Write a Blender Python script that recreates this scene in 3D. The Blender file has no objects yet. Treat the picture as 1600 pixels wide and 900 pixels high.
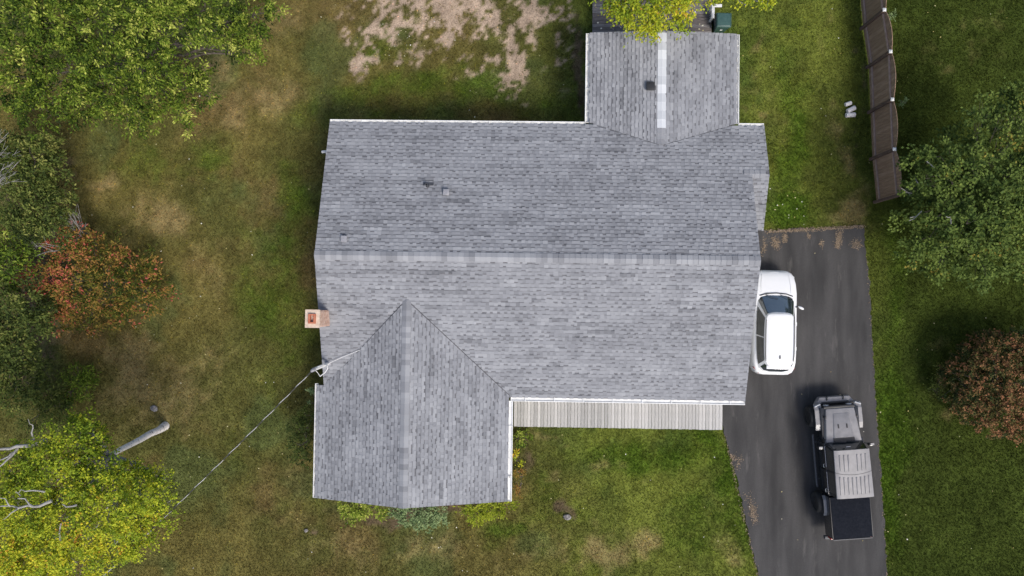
import bpy, bmesh, math, random
import numpy as np
from mathutils import Vector, Matrix, Euler
S = bpy.context.scene
COL = S.collection
RAD = math.radians
random.seed(7)
RNG = np.random.default_rng(7)

# ------------------------------------------------------------------ camera
CAM_H = 28.9
F_PX = 1069.0                      # focal length in pixels of the 1600 px wide photograph
CAM_E = (0.0224, 0.0162, 0.0140)
cam = bpy.data.cameras.new('camera')
cam.sensor_width = 36.0
cam.lens = F_PX / 1600 * 36.0
cam.clip_start = 0.1
cam.clip_end = 3000
cam_o = bpy.data.objects.new('camera', cam)
cam_o.location = (0, 0, CAM_H)
cam_o.rotation_euler = CAM_E
COL.objects.link(cam_o)
S.camera = cam_o
_R = Euler(CAM_E, 'XYZ').to_matrix()


def P(px, py, z=0.0):
    """world point seen at pixel (px, py) of the photograph at height z"""
    d = _R @ Vector(((px - 800) / F_PX, (450 - py) / F_PX, -1.0))
    t = (z - CAM_H) / d.z
    return Vector((d.x * t, d.y * t, z))


# ------------------------------------------------------------------ light
SUN_EL, SUN_AZ = 51.0, 142.0       # azimuth clockwise from north (+y)
w = bpy.data.worlds.new('World')
S.world = w
w.use_nodes = True
nt = w.node_tree
bg = nt.nodes['Background']
sky = nt.nodes.new('ShaderNodeTexSky')
sky.sky_type = 'NISHITA'
sky.sun_disc = False
sky.sun_elevation = RAD(SUN_EL)
sky.sun_rotation = RAD(SUN_AZ)
sky.dust_density = 3.0
sky.ozone_density = 0.2
nt.links.new(sky.outputs[0], bg.inputs[0])
bg.inputs[1].default_value = 0.10
sun = bpy.data.lights.new('sun', 'SUN')
sun.energy = 1.5
sun.angle = RAD(17)
sun.color = (1.0, 0.96, 0.9)
sun_o = bpy.data.objects.new('sun', sun)
sd = Vector((math.sin(RAD(SUN_AZ)) * math.cos(RAD(SUN_EL)), math.cos(RAD(SUN_AZ)) * math.cos(RAD(SUN_EL)), math.sin(RAD(SUN_EL))))
sun_o.rotation_euler = sd.to_track_quat('Z', 'Y').to_euler()
sun_o.location = sd * 60
COL.objects.link(sun_o)
vs = S.view_settings
vs.view_transform = 'Standard'
vs.look = 'None'
vs.exposure = 0.74
vs.gamma = 1.0
vs.use_curve_mapping = False


# ------------------------------------------------------------------ helpers
def tag(o, label=None, cat=None, group=None, kind=None):
    if label: o['label'] = label
    if cat: o['category'] = cat
    if group: o['group'] = group
    if kind: o['kind'] = kind
    return o


def empty(name, loc=(0, 0, 0), rz=0.0, label=None, cat=None, group=None):
    o = bpy.data.objects.new(name, None)
    o.empty_display_size = 0.3
    o.location = loc
    o.rotation_euler = (0, 0, rz)
    COL.objects.link(o)
    return tag(o, label, cat, group)


def link(name, me, mat=None, parent=None):
    o = bpy.data.objects.new(name, me)
    if mat is not None and not me.materials:
        me.materials.append(mat)
    COL.objects.link(o)
    if parent is not None:
        o.parent = parent
    return o


class MB:
    """collects verts and faces, builds ONE mesh object"""
    def __init__(s):
        s.v = []; s.f = []; s.t = []; s.tone = 0.5

    def add(s, vs_, fs_):
        n = len(s.v)
        s.v += [tuple(p) for p in vs_]
        s.t += [s.tone] * len(vs_)
        s.f += [tuple(i + n for i in f) for f in fs_]

    def box(s, x0, x1, y0, y1, z0, z1):
        s.add([(x0, y0, z0), (x1, y0, z0), (x1, y1, z0), (x0, y1, z0), (x0, y0, z1), (x1, y0, z1), (x1, y1, z1), (x0, y1, z1)],
              [(3, 2, 1, 0), (4, 5, 6, 7), (0, 1, 5, 4), (1, 2, 6, 5), (2, 3, 7, 6), (3, 0, 4, 7)])

    def hexa(s, c):
        """8 corners: bottom 4 then top 4, counter-clockwise from above"""
        s.add(c, [(3, 2, 1, 0), (4, 5, 6, 7), (0, 1, 5, 4), (1, 2, 6, 5), (2, 3, 7, 6), (3, 0, 4, 7)])

    def tube(s, pts, rad, n=6, cap=True):
        pts = [Vector(p) for p in pts]
        if not hasattr(rad, '__len__'): rad = [rad] * len(pts)
        vs_ = []; fs_ = []
        up = Vector((0.13, 0.21, 0.97))
        for i, p in enumerate(pts):
            d = pts[min(i + 1, len(pts) - 1)] - pts[max(i - 1, 0)]
            if d.length < 1e-6: d = Vector((0, 0, 1))
            d.normalize()
            a = d.cross(up)
            if a.length < 0.05: a = d.cross(Vector((1, 0, 0)))
            a.normalize(); b = d.cross(a)
            for k in range(n):
                t = 2 * math.pi * k / n
                vs_.append(p + (a * math.cos(t) + b * math.sin(t)) * rad[i])
        for i in range(len(pts) - 1):
            for k in range(n):
                k2 = (k + 1) % n
                fs_.append((i * n + k, i * n + k2, (i + 1) * n + k2, (i + 1) * n + k))
        if cap:
            fs_.append(tuple(range(n - 1, -1, -1)))
            fs_.append(tuple(range((len(pts) - 1) * n, len(pts) * n)))
        s.add(vs_, [f[::-1] for f in fs_])

    def lathe(s, prof, n=20, axis='x', loc=(0, 0, 0), ring=False):
        """prof: (offset along the axis, radius)"""
        vs_ = []; fs_ = []
        for (h, r) in prof:
            for k in range(n):
                t = 2 * math.pi * k / n
                c, q = r * math.cos(t), r * math.sin(t)
                p = (h, c, q) if axis == 'x' else ((c, h, q) if axis == 'y' else (c, q, h))
                vs_.append((p[0] + loc[0], p[1] + loc[1], p[2] + loc[2]))
        for i in range(len(prof) - 1):
            for k in range(n):
                k2 = (k + 1) % n
                fs_.append((i * n + k, i * n + k2, (i + 1) * n + k2, (i + 1) * n + k))
        if ring:
            i = len(prof) - 1
            for k in range(n):
                k2 = (k + 1) % n
                fs_.append((i * n + k, i * n + k2, k2, k))
        else:
            fs_.append(tuple(range(n - 1, -1, -1)))
            fs_.append(tuple(range((len(prof) - 1) * n, len(prof) * n)))
        s.add(vs_, fs_)

    def mesh(s, name, smooth=None, fix=False, bevel=None, tone=False):
        me = bpy.data.meshes.new(name)
        me.from_pydata(s.v, [], s.f)
        if tone:
            at = me.attributes.new('tone', 'FLOAT', 'POINT')
            at.data.foreach_set('value', np.array(s.t, np.float32))
        if fix or bevel:
            bm = bmesh.new(); bm.from_mesh(me)
            bmesh.ops.recalc_face_normals(bm, faces=bm.faces)
            if bevel:
                ed = [e for e in bm.edges if len(e.link_faces) == 2 and e.calc_face_angle(0) > 0.5]
                bmesh.ops.bevel(bm, geom=ed, offset=bevel, segments=2, profile=0.6, affect='EDGES', clamp_overlap=True)
            bm.to_mesh(me); bm.free()
        if smooth is not None:
            me.polygons.foreach_set('use_smooth', [True] * len(me.polygons))
            me.set_sharp_from_angle(angle=RAD(smooth))
        me.update()
        return me

    def build(s, name, mat, parent=None, smooth=None, fix=False, bevel=None, tone=False):
        return link(name, s.mesh(name, smooth, fix, bevel, tone), mat, parent)


def box_part(name, mat, parent, x0, x1, y0, y1, z0, z1, bevel=0.02, smooth=40):
    m = MB(); m.box(x0, x1, y0, y1, z0, z1)
    return m.build(name, mat, parent, smooth=smooth, fix=True, bevel=bevel)


# ------------------------------------------------------------------ materials
def new_mat(name):
    m = bpy.data.materials.new(name); m.use_nodes = True
    return m, m.node_tree, m.node_tree.nodes['Principled BSDF']


def noise_mat(name, c0, c1, scale=20, rough=0.8, detail=5, metallic=0.0, bump=0.0, bump_scale=None, lo=0.35, hi=0.65, coat=0.0, spec=0.5, stretch=None):
    m, t, p = new_mat(name)
    tc = t.nodes.new('ShaderNodeTexCoord')
    src = tc.outputs['Object']
    if stretch:
        mp = t.nodes.new('ShaderNodeMapping'); mp.inputs['Scale'].default_value = stretch
        t.links.new(src, mp.inputs[0]); src = mp.outputs[0]
    n = t.nodes.new('ShaderNodeTexNoise'); n.inputs['Scale'].default_value = scale; n.inputs['Detail'].default_value = detail
    t.links.new(src, n.inputs['Vector'])
    r = t.nodes.new('ShaderNodeValToRGB')
    r.color_ramp.elements[0].position = lo; r.color_ramp.elements[1].position = hi
    r.color_ramp.elements[0].color = (*c0, 1); r.color_ramp.elements[1].color = (*c1, 1)
    t.links.new(n.outputs[0], r.inputs[0]); t.links.new(r.outputs[0], p.inputs['Base Color'])
    p.inputs['Roughness'].default_value = rough; p.inputs['Metallic'].default_value = metallic
    p.inputs['Coat Weight'].default_value = coat
    p.inputs['Specular IOR Level'].default_value = spec
    if bump:
        n2 = t.nodes.new('ShaderNodeTexNoise'); n2.inputs['Scale'].default_value = bump_scale or scale * 3; n2.inputs['Detail'].default_value = 6
        t.links.new(src, n2.inputs['Vector'])
        b = t.nodes.new('ShaderNodeBump'); b.inputs['Strength'].default_value = bump; b.inputs['Distance'].default_value = 0.02
        t.links.new(n2.outputs[0], b.inputs['Height']); t.links.new(b.outputs[0], p.inputs['Normal'])
    return m


def tone_mat(name, stops, rough=0.9, jitter=0.15, noise_scale=60, blotch=0.0, blotch_scale=0.5, trans=0.0, spec=0.3, attr='tone'):
    """colour ramp driven by the mesh attribute 'tone' with fine noise on top"""
    m, t, p = new_mat(name)
    a = t.nodes.new('ShaderNodeAttribute'); a.attribute_name = attr
    geo = t.nodes.new('ShaderNodeNewGeometry')
    val = a.outputs['Fac']

    def noise_add(v, scale, amt, detail=3):
        n = t.nodes.new('ShaderNodeTexNoise'); n.inputs['Scale'].default_value = scale; n.inputs['Detail'].default_value = detail
        t.links.new(geo.outputs['Position'], n.inputs['Vector'])
        s = t.nodes.new('ShaderNodeMath'); s.operation = 'SUBTRACT'; s.inputs[1].default_value = 0.5
        t.links.new(n.outputs[0], s.inputs[0])
        q = t.nodes.new('ShaderNodeMath'); q.operation = 'MULTIPLY_ADD'; q.inputs[1].default_value = amt * 2
        t.links.new(s.outputs[0], q.inputs[0]); t.links.new(v, q.inputs[2])
        return q.outputs[0]
    if jitter: val = noise_add(val, noise_scale, jitter)
    if blotch: val = noise_add(val, blotch_scale, blotch, 5)
    r = t.nodes.new('ShaderNodeValToRGB')
    els = r.color_ramp.elements
    while len(els) < len(stops): els.new(0.5)
    for e, (pos, c) in zip(els, stops):
        e.position = pos; e.color = (*c, 1)
    t.links.new(val, r.inputs[0]); t.links.new(r.outputs[0], p.inputs['Base Color'])
    p.inputs['Roughness'].default_value = rough
    p.inputs['Specular IOR Level'].default_value = spec
    if trans:
        out = t.nodes['Material Output']
        tr = t.nodes.new('ShaderNodeBsdfTranslucent'); t.links.new(r.outputs[0], tr.inputs[0])
        mx = t.nodes.new('ShaderNodeMixShader'); mx.inputs[0].default_value = trans
        t.links.new(p.outputs[0], mx.inputs[1]); t.links.new(tr.outputs[0], mx.inputs[2])
        t.links.new(mx.outputs[0], out.inputs[0])
    return m


M = {}
M['shingle'] = tone_mat('asphalt_shingle', [(0.0, (0.095, 0.098, 0.108)), (0.5, (0.246, 0.252, 0.270)), (1.0, (0.375, 0.383, 0.402))], rough=0.95, jitter=0.13, noise_scale=55, blotch=0.24, blotch_scale=0.75, spec=0.2)
M['underlay'] = noise_mat('roof_underlay', (0.10, 0.10, 0.11), (0.14, 0.14, 0.15), 12)
M['pale_cap'] = noise_mat('pale_ridge_metal', (0.46, 0.48, 0.5), (0.62, 0.64, 0.66), 3.5, rough=0.6)
M['white_trim'] = noise_mat('white_painted_metal', (0.68, 0.68, 0.66), (0.82, 0.82, 0.81), 3, rough=0.45)
M['siding'] = noise_mat('white_vinyl_siding', (0.6, 0.6, 0.57), (0.7, 0.7, 0.67), 2, rough=0.6)
M['brick'] = noise_mat('pinkish_brick', (0.46, 0.29, 0.22), (0.6, 0.44, 0.36), 9, rough=0.95, bump=0.3)
M['mortar'] = noise_mat('mortar', (0.5, 0.4, 0.33), (0.6, 0.5, 0.42), 20, rough=0.95)
M['crown'] = noise_mat('tan_chimney_crown', (0.52, 0.4, 0.31), (0.66, 0.54, 0.43), 8, rough=0.95, bump=0.3)
M['clay'] = noise_mat('orange_clay_flue', (0.4, 0.12, 0.065), (0.48, 0.18, 0.1), 10)
M['soot_hole_black'] = noise_mat('soot_hole_black', (0.008, 0.007, 0.006), (0.02, 0.018, 0.016), 20)  # flue soot, also the painted dark of outlet holes and grille slots
M['black_plastic'] = noise_mat('black_plastic', (0.018, 0.018, 0.02), (0.03, 0.03, 0.032), 20, rough=0.45)
M['dark_metal'] = noise_mat('dark_vent_metal', (0.05, 0.052, 0.06), (0.08, 0.082, 0.09), 20, rough=0.5)
M['grey_metal'] = noise_mat('grey_vent_metal', (0.25, 0.25, 0.27), (0.31, 0.31, 0.33), 10, rough=0.55)
M['pale_wood'] = noise_mat('weathered_pale_wood', (0.34, 0.335, 0.32), (0.5, 0.49, 0.475), 6, rough=0.9, stretch=(9, 0.8, 9), bump=0.25, bump_scale=18)
M['pale_wood_b'] = noise_mat('weathered_grey_wood', (0.27, 0.265, 0.255), (0.42, 0.415, 0.40), 6, rough=0.9, stretch=(9, 0.8, 9), bump=0.25, bump_scale=18)
M['pale_wood_c'] = noise_mat('weathered_bright_wood', (0.42, 0.41, 0.395), (0.58, 0.57, 0.55), 6, rough=0.9, stretch=(9, 0.8, 9), bump=0.25, bump_scale=18)
M['dark_wood'] = noise_mat('dark_stained_wood', (0.085, 0.072, 0.068), (0.17, 0.15, 0.14), 5, rough=0.85, stretch=(0.8, 9, 9), bump=0.25, bump_scale=18)
M['dark_wood_b'] = noise_mat('greyed_dark_wood', (0.12, 0.108, 0.105), (0.24, 0.225, 0.22), 5, rough=0.85, stretch=(0.8, 9, 9), bump=0.25, bump_scale=18)
M['fence'] = noise_mat('brown_fence_wood', (0.248, 0.160, 0.106), (0.323, 0.216, 0.146), 4, rough=0.9, stretch=(4, 4, 0.6))
M['fence_b'] = noise_mat('brown_fence_wood_faded', (0.292, 0.192, 0.132), (0.382, 0.260, 0.184), 4, rough=0.9, stretch=(4, 4, 0.6))
M['fence_rail'] = noise_mat('brown_rail_wood', (0.326, 0.229, 0.186), (0.413, 0.304, 0.261), 6, rough=0.9)
M['fence_post'] = noise_mat('dark_post_wood', (0.098, 0.063, 0.049), (0.140, 0.092, 0.073), 6, rough=0.9)
M['white_paint'] = noise_mat('white_car_paint', (0.80, 0.81, 0.82), (0.83, 0.84, 0.85), 2, rough=0.28, coat=0.6)
M['silver_paint'] = noise_mat('silver_car_paint', (0.225, 0.219, 0.224), (0.275, 0.268, 0.273), 4, rough=0.42, metallic=0.1, coat=0.15, spec=.35)
M['black_paint'] = noise_mat('black_car_paint', (0.012, 0.014, 0.016), (0.02, 0.022, 0.025), 4, rough=0.22, coat=0.5)
M['glass'] = noise_mat('dark_car_glass', (0.008, 0.012, 0.014), (0.016, 0.022, 0.024), 3, rough=0.03, coat=1.0, spec=1.0)
M['screen_glass'] = noise_mat('windscreen_glass', (0.02, 0.03, 0.035), (0.03, 0.042, 0.05), 3, rough=0.03, coat=1.0, spec=1.0)
M['screen_glass'].node_tree.nodes['Principled BSDF'].inputs['IOR'].default_value = 2.0
M['rubber'] = noise_mat('tyre_rubber', (0.014, 0.014, 0.015), (0.03, 0.03, 0.03), 30, rough=0.85)
M['alloy'] = noise_mat('alloy_rim', (0.22, 0.22, 0.23), (0.3, 0.3, 0.31), 8, rough=0.35, metallic=0.7)
M['dark_alloy'] = noise_mat('dark_alloy_rim', (0.04, 0.04, 0.042), (0.07, 0.07, 0.072), 8, rough=0.4, metallic=0.5)
M['vinyl'] = noise_mat('black_vinyl_cover', (0.010, 0.012, 0.017), (0.016, 0.018, 0.024), 14, rough=0.85, spec=.04, bump=0.1)
M['chrome'] = noise_mat('bright_trim', (0.55, 0.55, 0.56), (0.65, 0.65, 0.66), 8, rough=0.25, metallic=0.7)
M['red_lens'] = noise_mat('red_lens', (0.22, 0.01, 0.01), (0.3, 0.02, 0.015), 8, rough=0.2)
M['clear_lens'] = noise_mat('headlight_lens', (0.45, 0.46, 0.48), (0.6, 0.61, 0.62), 8, rough=0.15, coat=0.5)
M['green_plastic'] = noise_mat('dark_green_plastic', (0.036, 0.085, 0.076), (0.052, 0.11, 0.10), 9, rough=0.4)
M['bark'] = noise_mat('grey_brown_bark', (0.07, 0.055, 0.045), (0.17, 0.145, 0.125), 7, rough=0.95, bump=0.5)
M['grey_twig'] = noise_mat('pale_grey_twig', (0.22, 0.21, 0.2), (0.38, 0.37, 0.35), 9, rough=0.95)
M['birch_bark'] = noise_mat('white_birch_bark', (0.2, 0.18, 0.16), (0.84, 0.79, 0.76), 5, rough=0.9, lo=0.32, hi=0.42, bump=0.4, stretch=(1, 1, 2.2))
M['log_end'] = noise_mat('grey_log_end', (0.16, 0.14, 0.12), (0.3, 0.27, 0.24), 25, rough=0.95)
M['rock'] = noise_mat('pale_rock', (0.1, 0.093, 0.088), (0.3, 0.28, 0.27), 12, rough=0.95, bump=0.6)
M['cable_white'] = noise_mat('pale_cable', (0.6, 0.6, 0.6), (0.72, 0.72, 0.72), 5, rough=0.5)
M['cable_black'] = noise_mat('black_cable', (0.02, 0.02, 0.02), (0.03, 0.03, 0.03), 5, rough=0.6)
M['litter'] = tone_mat('dry_leaf_litter', [(0.0, (0.15, 0.11, 0.075)), (0.5, (0.25, 0.19, 0.13)), (1.0, (0.36, 0.28, 0.2))], jitter=0.1)
M['specks'] = tone_mat('pale_fallen_leaf', [(0.0, (0.35, 0.28, 0.08)), (0.5, (0.55, 0.5, 0.28)), (1.0, (0.75, 0.74, 0.68))], jitter=0.05)


def leaf_mat(name, stops, trans=0.22):
    return tone_mat(name, stops, rough=0.65, jitter=0.10, noise_scale=3.0, trans=trans, spec=0.12)


M['leaf_green'] = leaf_mat('green_leaf', [(0.0, (0.014, 0.026, 0.006)), (0.35, (0.07, 0.12, 0.014)), (0.65, (0.20, 0.275, 0.03)), (1.0, (0.52, 0.55, 0.12))])
M['leaf_dark'] = leaf_mat('dark_green_leaf', [(0.0, (0.022, 0.036, 0.010)), (0.4, (0.066, 0.095, 0.022)), (0.75, (0.13, 0.165, 0.035)), (1.0, (0.25, 0.26, 0.07))])
M['leaf_yellow'] = leaf_mat('yellow_green_leaf', [(0.0, (0.08, 0.135, 0.014)), (0.35, (0.22, 0.305, 0.024)), (0.7, (0.46, 0.49, 0.034)), (0.94, (0.62, 0.54, 0.04)), (1.0, (0.56, 0.28, 0.04))])
M['leaf_red'] = leaf_mat('red_autumn_leaf', [(0.0, (0.05, 0.075, 0.012)), (0.3, (0.15, 0.145, 0.024)), (0.58, (0.34, 0.21, 0.05)), (0.85, (0.44, 0.19, 0.07)), (1.0, (0.55, 0.13, 0.10))])
M['leaf_maroon'] = leaf_mat('brown_red_leaf', [(0.0, (0.025, 0.045, 0.014)), (0.35, (0.075, 0.082, 0.024)), (0.62, (0.145, 0.105, 0.036)), (1.0, (0.31, 0.145, 0.07))], 0.1)
M['leaf_dull'] = leaf_mat('dull_green_leaf', [(0.0, (0.03, 0.056, 0.016)), (0.45, (0.082, 0.126, 0.026)), (0.94, (0.165, 0.22, 0.045)), (1.0, (0.28, 0.22, 0.04))], 0.15)
M['leaf_blue'] = leaf_mat('blue_green_needle', [(0.0, (0.05, 0.095, 0.035)), (0.5, (0.13, 0.20, 0.08)), (1.0, (0.27, 0.35, 0.16))], 0.1)
M['leaf_lime'] = leaf_mat('lime_leaf', [(0.0, (0.07, 0.115, 0.012)), (0.5, (0.18, 0.25, 0.022)), (1.0, (0.4, 0.44, 0.04))])


# ------------------------------------------------------------------ value noise
def _lat(seed):
    return np.random.default_rng(seed).random((256, 256))


_LAT = [_lat(s) for s in range(6)]


def vnoise(x, y, k=0):
    L = _LAT[k % 6]
    xi = np.floor(x).astype(int); yi = np.floor(y).astype(int)
    fx = x - xi; fy = y - yi
    fx = fx * fx * (3 - 2 * fx); fy = fy * fy * (3 - 2 * fy)
    a = L[xi % 256, yi % 256]; b = L[(xi + 1) % 256, yi % 256]; c = L[xi % 256, (yi + 1) % 256]; d = L[(xi + 1) % 256, (yi + 1) % 256]
    return (a * (1 - fx) + b * fx) * (1 - fy) + (c * (1 - fx) + d * fx) * fy


def fbm(x, y, s, k=0, o=4):
    r = 0; amp = 0.5; tot = 0
    for i in range(o):
        r = r + amp * vnoise(x * s + 17.3 * i + 5, y * s - 9.1 * i + 3, k + i); tot += amp
        amp *= 0.55; s *= 2.1
    return r / tot


def sm(a, b, x):
    t = np.clip((x - a) / (b - a), 0, 1)
    return t * t * (3 - 2 * t)


# ------------------------------------------------------------------ ground
# patches on the lawn: px, py, rx, ry (photo pixels), kind, strength
PATCH = [
    # bare sandy soil behind the house
    (690, 15, 110, 55, 'bare', 1.0), (620, 0, 60, 45, 'bare', .9), (760, 20, 50, 60, 'bare', .9), (808, 70, 22, 75, 'bare', .95), (575, 45, 30, 50, 'bare', .6),
    (720, 70, 60, 25, 'bare', .7), (835, 30, 30, 45, 'bare', .75), (640, 108, 70, 14, 'bare', .5), (750, 118, 26, 18, 'bare', .5), (880, 90, 30, 34, 'bare', .5), (885, 20, 24, 30, 'bare', .5), (700, 105, 40, 14, 'bare', .35),
    (540, 40, 20, 40, 'bare', .5), (570, 95, 30, 25, 'bare', .5),
    # tan dry patches
    (435, 150, 45, 40, 'dry', .9), (350, 190, 40, 50, 'dry', .8), (345, 120, 30, 20, 'dry', .7), (160, 285, 40, 18, 'dry', .8), (260, 330, 50, 35, 'dry', .9), (230, 350, 90, 40, 'dry', .5), (440, 40, 40, 50, 'dry', .5),
    (200, 590, 55, 60, 'dry', .9), (270, 600, 90, 60, 'dry', .6), (240, 650, 60, 30, 'dry', .5), (310, 560, 80, 40, 'dry', .4), (330, 440, 60, 60, 'dry', .35), (230, 480, 60, 40, 'dry', .4),
    (880, 745, 20, 14, 'dry', .7), (960, 860, 60, 30, 'dry', .8), (1020, 840, 26, 30, 'dry', .8), (860, 875, 80, 26, 'dry', .6), (1150, 860, 22, 30, 'dry', .7), (1010, 760, 14, 10, 'dry', .5), (940, 740, 40, 30, 'dry', .4),
    (600, 860, 130, 34, 'dry', .5), (700, 850, 40, 24, 'dry', .5), (480, 830, 40, 40, 'dry', .3), (840, 690, 50, 8, 'dry', .6), (815, 720, 10, 40, 'mulch', .6),
    (1190, 150, 22, 100, 'dry', .5), (1345, 330, 36, 30, 'dry', .8), (1290, 60, 14, 80, 'dry', .35), (1320, 250, 20, 50, 'dry', .6), (1300, 190, 20, 20, 'dry', .4), (1500, 70, 80, 60, 'dry', .22), (1480, 640, 50, 20, 'dry', .35), (1470, 580, 16, 50, 'dry', .5), (1185, 70, 14, 10, 'dry', .6), (1182, 165, 10, 8, 'dry', .7),
    (300, 650, 30, 40, 'dry', .5), (110, 250, 20, 40, 'mulch', .5), (345, 20, 60, 30, 'mulch', .3), (320, 105, 40, 20, 'mulch', .5), (60, 430, 60, 200, 'mulch', .7), (130, 520, 50, 40, 'dry', .4), (150, 470, 60, 30, 'mulch', .5),
    (620, 795, 130, 14, 'mulch', .8), (1530, 600, 90, 70, 'mulch', .4), (885, 805, 14, 12, 'mulch', .9), (478, 828, 9, 8, 'mulch', .7), (1353, 150, 8, 180, 'mulch', .4), (910, 120, 14, 80, 'mulch', .9),
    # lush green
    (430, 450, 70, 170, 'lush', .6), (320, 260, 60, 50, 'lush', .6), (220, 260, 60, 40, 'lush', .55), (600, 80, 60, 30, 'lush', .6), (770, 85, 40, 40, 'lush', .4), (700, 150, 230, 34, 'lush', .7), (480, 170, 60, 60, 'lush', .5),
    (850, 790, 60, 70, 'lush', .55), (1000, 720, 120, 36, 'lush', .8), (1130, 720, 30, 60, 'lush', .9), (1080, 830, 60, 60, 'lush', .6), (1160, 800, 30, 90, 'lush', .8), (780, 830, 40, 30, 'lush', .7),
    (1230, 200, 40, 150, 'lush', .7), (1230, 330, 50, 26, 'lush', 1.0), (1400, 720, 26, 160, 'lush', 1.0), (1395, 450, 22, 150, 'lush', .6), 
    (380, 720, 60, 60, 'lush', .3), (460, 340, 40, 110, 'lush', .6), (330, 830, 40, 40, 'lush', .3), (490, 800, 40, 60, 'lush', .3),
]
_PW = []
for (px, py, rx, ry, kind, a) in PATCH:
    c = P(px, py, 0)
    _PW.append((c.x, c.y, rx / 37.0, ry / 37.0, kind, a))

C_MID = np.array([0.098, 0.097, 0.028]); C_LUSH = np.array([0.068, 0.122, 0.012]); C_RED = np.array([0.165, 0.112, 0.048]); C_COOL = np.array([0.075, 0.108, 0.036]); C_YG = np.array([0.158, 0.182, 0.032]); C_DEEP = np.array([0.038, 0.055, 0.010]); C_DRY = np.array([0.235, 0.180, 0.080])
C_BARE = np.array([0.35, 0.265, 0.195]); C_MULCH = np.array([0.105, 0.075, 0.048]); C_OLIVE = np.array([0.140, 0.118, 0.036])


def ground_fields(x, y):
    wx = x + 1.1 * (fbm(x, y, 0.55, 1) - .5) * 2; wy = y + 1.1 * (fbm(x, y, 0.55, 3) - .5) * 2
    out = {k: np.zeros_like(x) for k in ('bare', 'dry', 'lush', 'mulch')}
    for (cx, cy, rx, ry, kind, a) in _PW:
        d = ((wx - cx) / rx) ** 2 + ((wy - cy) / ry) ** 2
        out[kind] = np.maximum(out[kind], a * np.exp(-d * 0.8))
    n1 = fbm(x, y, 0.9, 2, 5); n2 = fbm(x, y, 3.1, 4, 4); n3 = fbm(x, y, 0.22, 0, 3)
    n7 = fbm(x, y, 6.3, 3, 4)
    bare = sm(.44, .66, out['bare'] * .9 + (n2 - .5) * 1.5 + (n7 - .5) * 1.2 + (n1 - .5) * .7) * sm(.10, .32, out['bare'])
    dry = sm(.22, .95, out['dry'] + (n1 - .5) * .9 + (n2 - .5) * .5)
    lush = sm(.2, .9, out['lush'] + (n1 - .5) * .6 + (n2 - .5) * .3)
    mulch = sm(.35, .7, out['mulch'] + (n2 - .5) * .7)
    return bare, dry, lush, mulch, n1, n2, n3


def mixc(a, b, t):
    return a * (1 - t[:, None]) + b * t[:, None]


def ground_color(x, y):
    bare, dry, lush, mulch, n1, n2, n3 = ground_fields(x, y)
    c = mixc(np.tile(C_MID, (len(x), 1)), C_OLIVE, sm(.4, .65, n3) * .8)
    # the lawn west and south-west of the house is dry and olive, east and south-east it is green
    east = sm(-1.0, 4.0, x)
    c = mixc(c, C_RED, sm(.52, .72, fbm(x + 31, y - 7, .33, 1, 4)) * .55 * (1 - east * .7))
    c = mixc(c, C_COOL, sm(.52, .70, fbm(x - 13, y + 17, .42, 4, 4)) * .5)
    c = mixc(c, C_LUSH, east * .5)
    c = mixc(c, C_YG, east * sm(.42, .62, fbm(x + 5, y + 41, .8, 2, 4)) * .6)
    c = mixc(c, C_DEEP, sm(11.8, 16.3, x) * .92)  # denser green to the east, plus vignette-like darkening painted into the colour
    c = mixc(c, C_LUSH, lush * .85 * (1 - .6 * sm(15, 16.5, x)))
    c = mixc(c, C_DRY, dry * .75)
    c = mixc(c, C_MULCH, mulch * .9)
    c = mixc(c, C_BARE, bare)
    n4 = fbm(x, y, 7.0, 5, 3)
    n8 = fbm(x + 3, y - 8, 1.5, 1, 4)
    c = c * (0.69 + 0.62 * n8)[:, None] * (0.74 + 0.52 * n2)[:, None] * (0.7 + .6 * n4)[:, None]
    return c, bare, dry, lush, mulch


def grid_axis(a, b, step, far):
    core = np.arange(a, b + 1e-6, step)
    ext = []
    d = step
    p = b
    while p < far:
        d *= 1.5; p += d; ext.append(p)
    ext = np.array(ext)
    lo = a - (ext - b)
    return np.concatenate([lo[::-1], core, ext])


gx = grid_axis(-27, 27, 0.16, 900); gy = grid_axis(-17, 17, 0.16, 900)
GX, GY = np.meshgrid(gx, gy)
fx, fy = GX.ravel(), GY.ravel()
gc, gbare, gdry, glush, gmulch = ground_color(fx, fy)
gz = (fbm(fx, fy, 0.7, 3, 4) - .5) * 0.06 - 0.02
near_v = sm(40, 30, np.abs(fx)) * sm(30, 22, np.abs(fy))
gz = gz * near_v - 0.02 * (1 - near_v)
nx, ny = len(gx), len(gy)
ii = np.arange(nx * ny).reshape(ny, nx)
quads = np.stack([ii[:-1, :-1], ii[:-1, 1:], ii[1:, 1:], ii[1:, :-1]], -1).reshape(-1, 4)


def np_mesh(name, co, faces, k=4, smooth=False):
    me = bpy.data.meshes.new(name)
    me.vertices.add(len(co)); me.vertices.foreach_set('co', np.asarray(co, np.float32).ravel())
    nf = len(faces)
    me.loops.add(nf * k); me.loops.foreach_set('vertex_index', np.asarray(faces, np.int32).ravel())
    me.polygons.add(nf)
    me.polygons.foreach_set('loop_start', np.arange(0, nf * k, k, dtype=np.int32))
    me.polygons.foreach_set('loop_total', np.full(nf, k, np.int32))
    if smooth: me.polygons.foreach_set('use_smooth', np.ones(nf, bool))
    me.update(calc_edges=True)
    return me


def add_col(me, name, c):
    at = me.attributes.new(name, 'FLOAT_COLOR', 'POINT')
    at.data.foreach_set('color', np.concatenate([c, np.ones((len(c), 1))], 1).astype(np.float32).ravel())


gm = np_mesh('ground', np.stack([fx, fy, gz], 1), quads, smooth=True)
add_col(gm, 'tint', gc)


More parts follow.
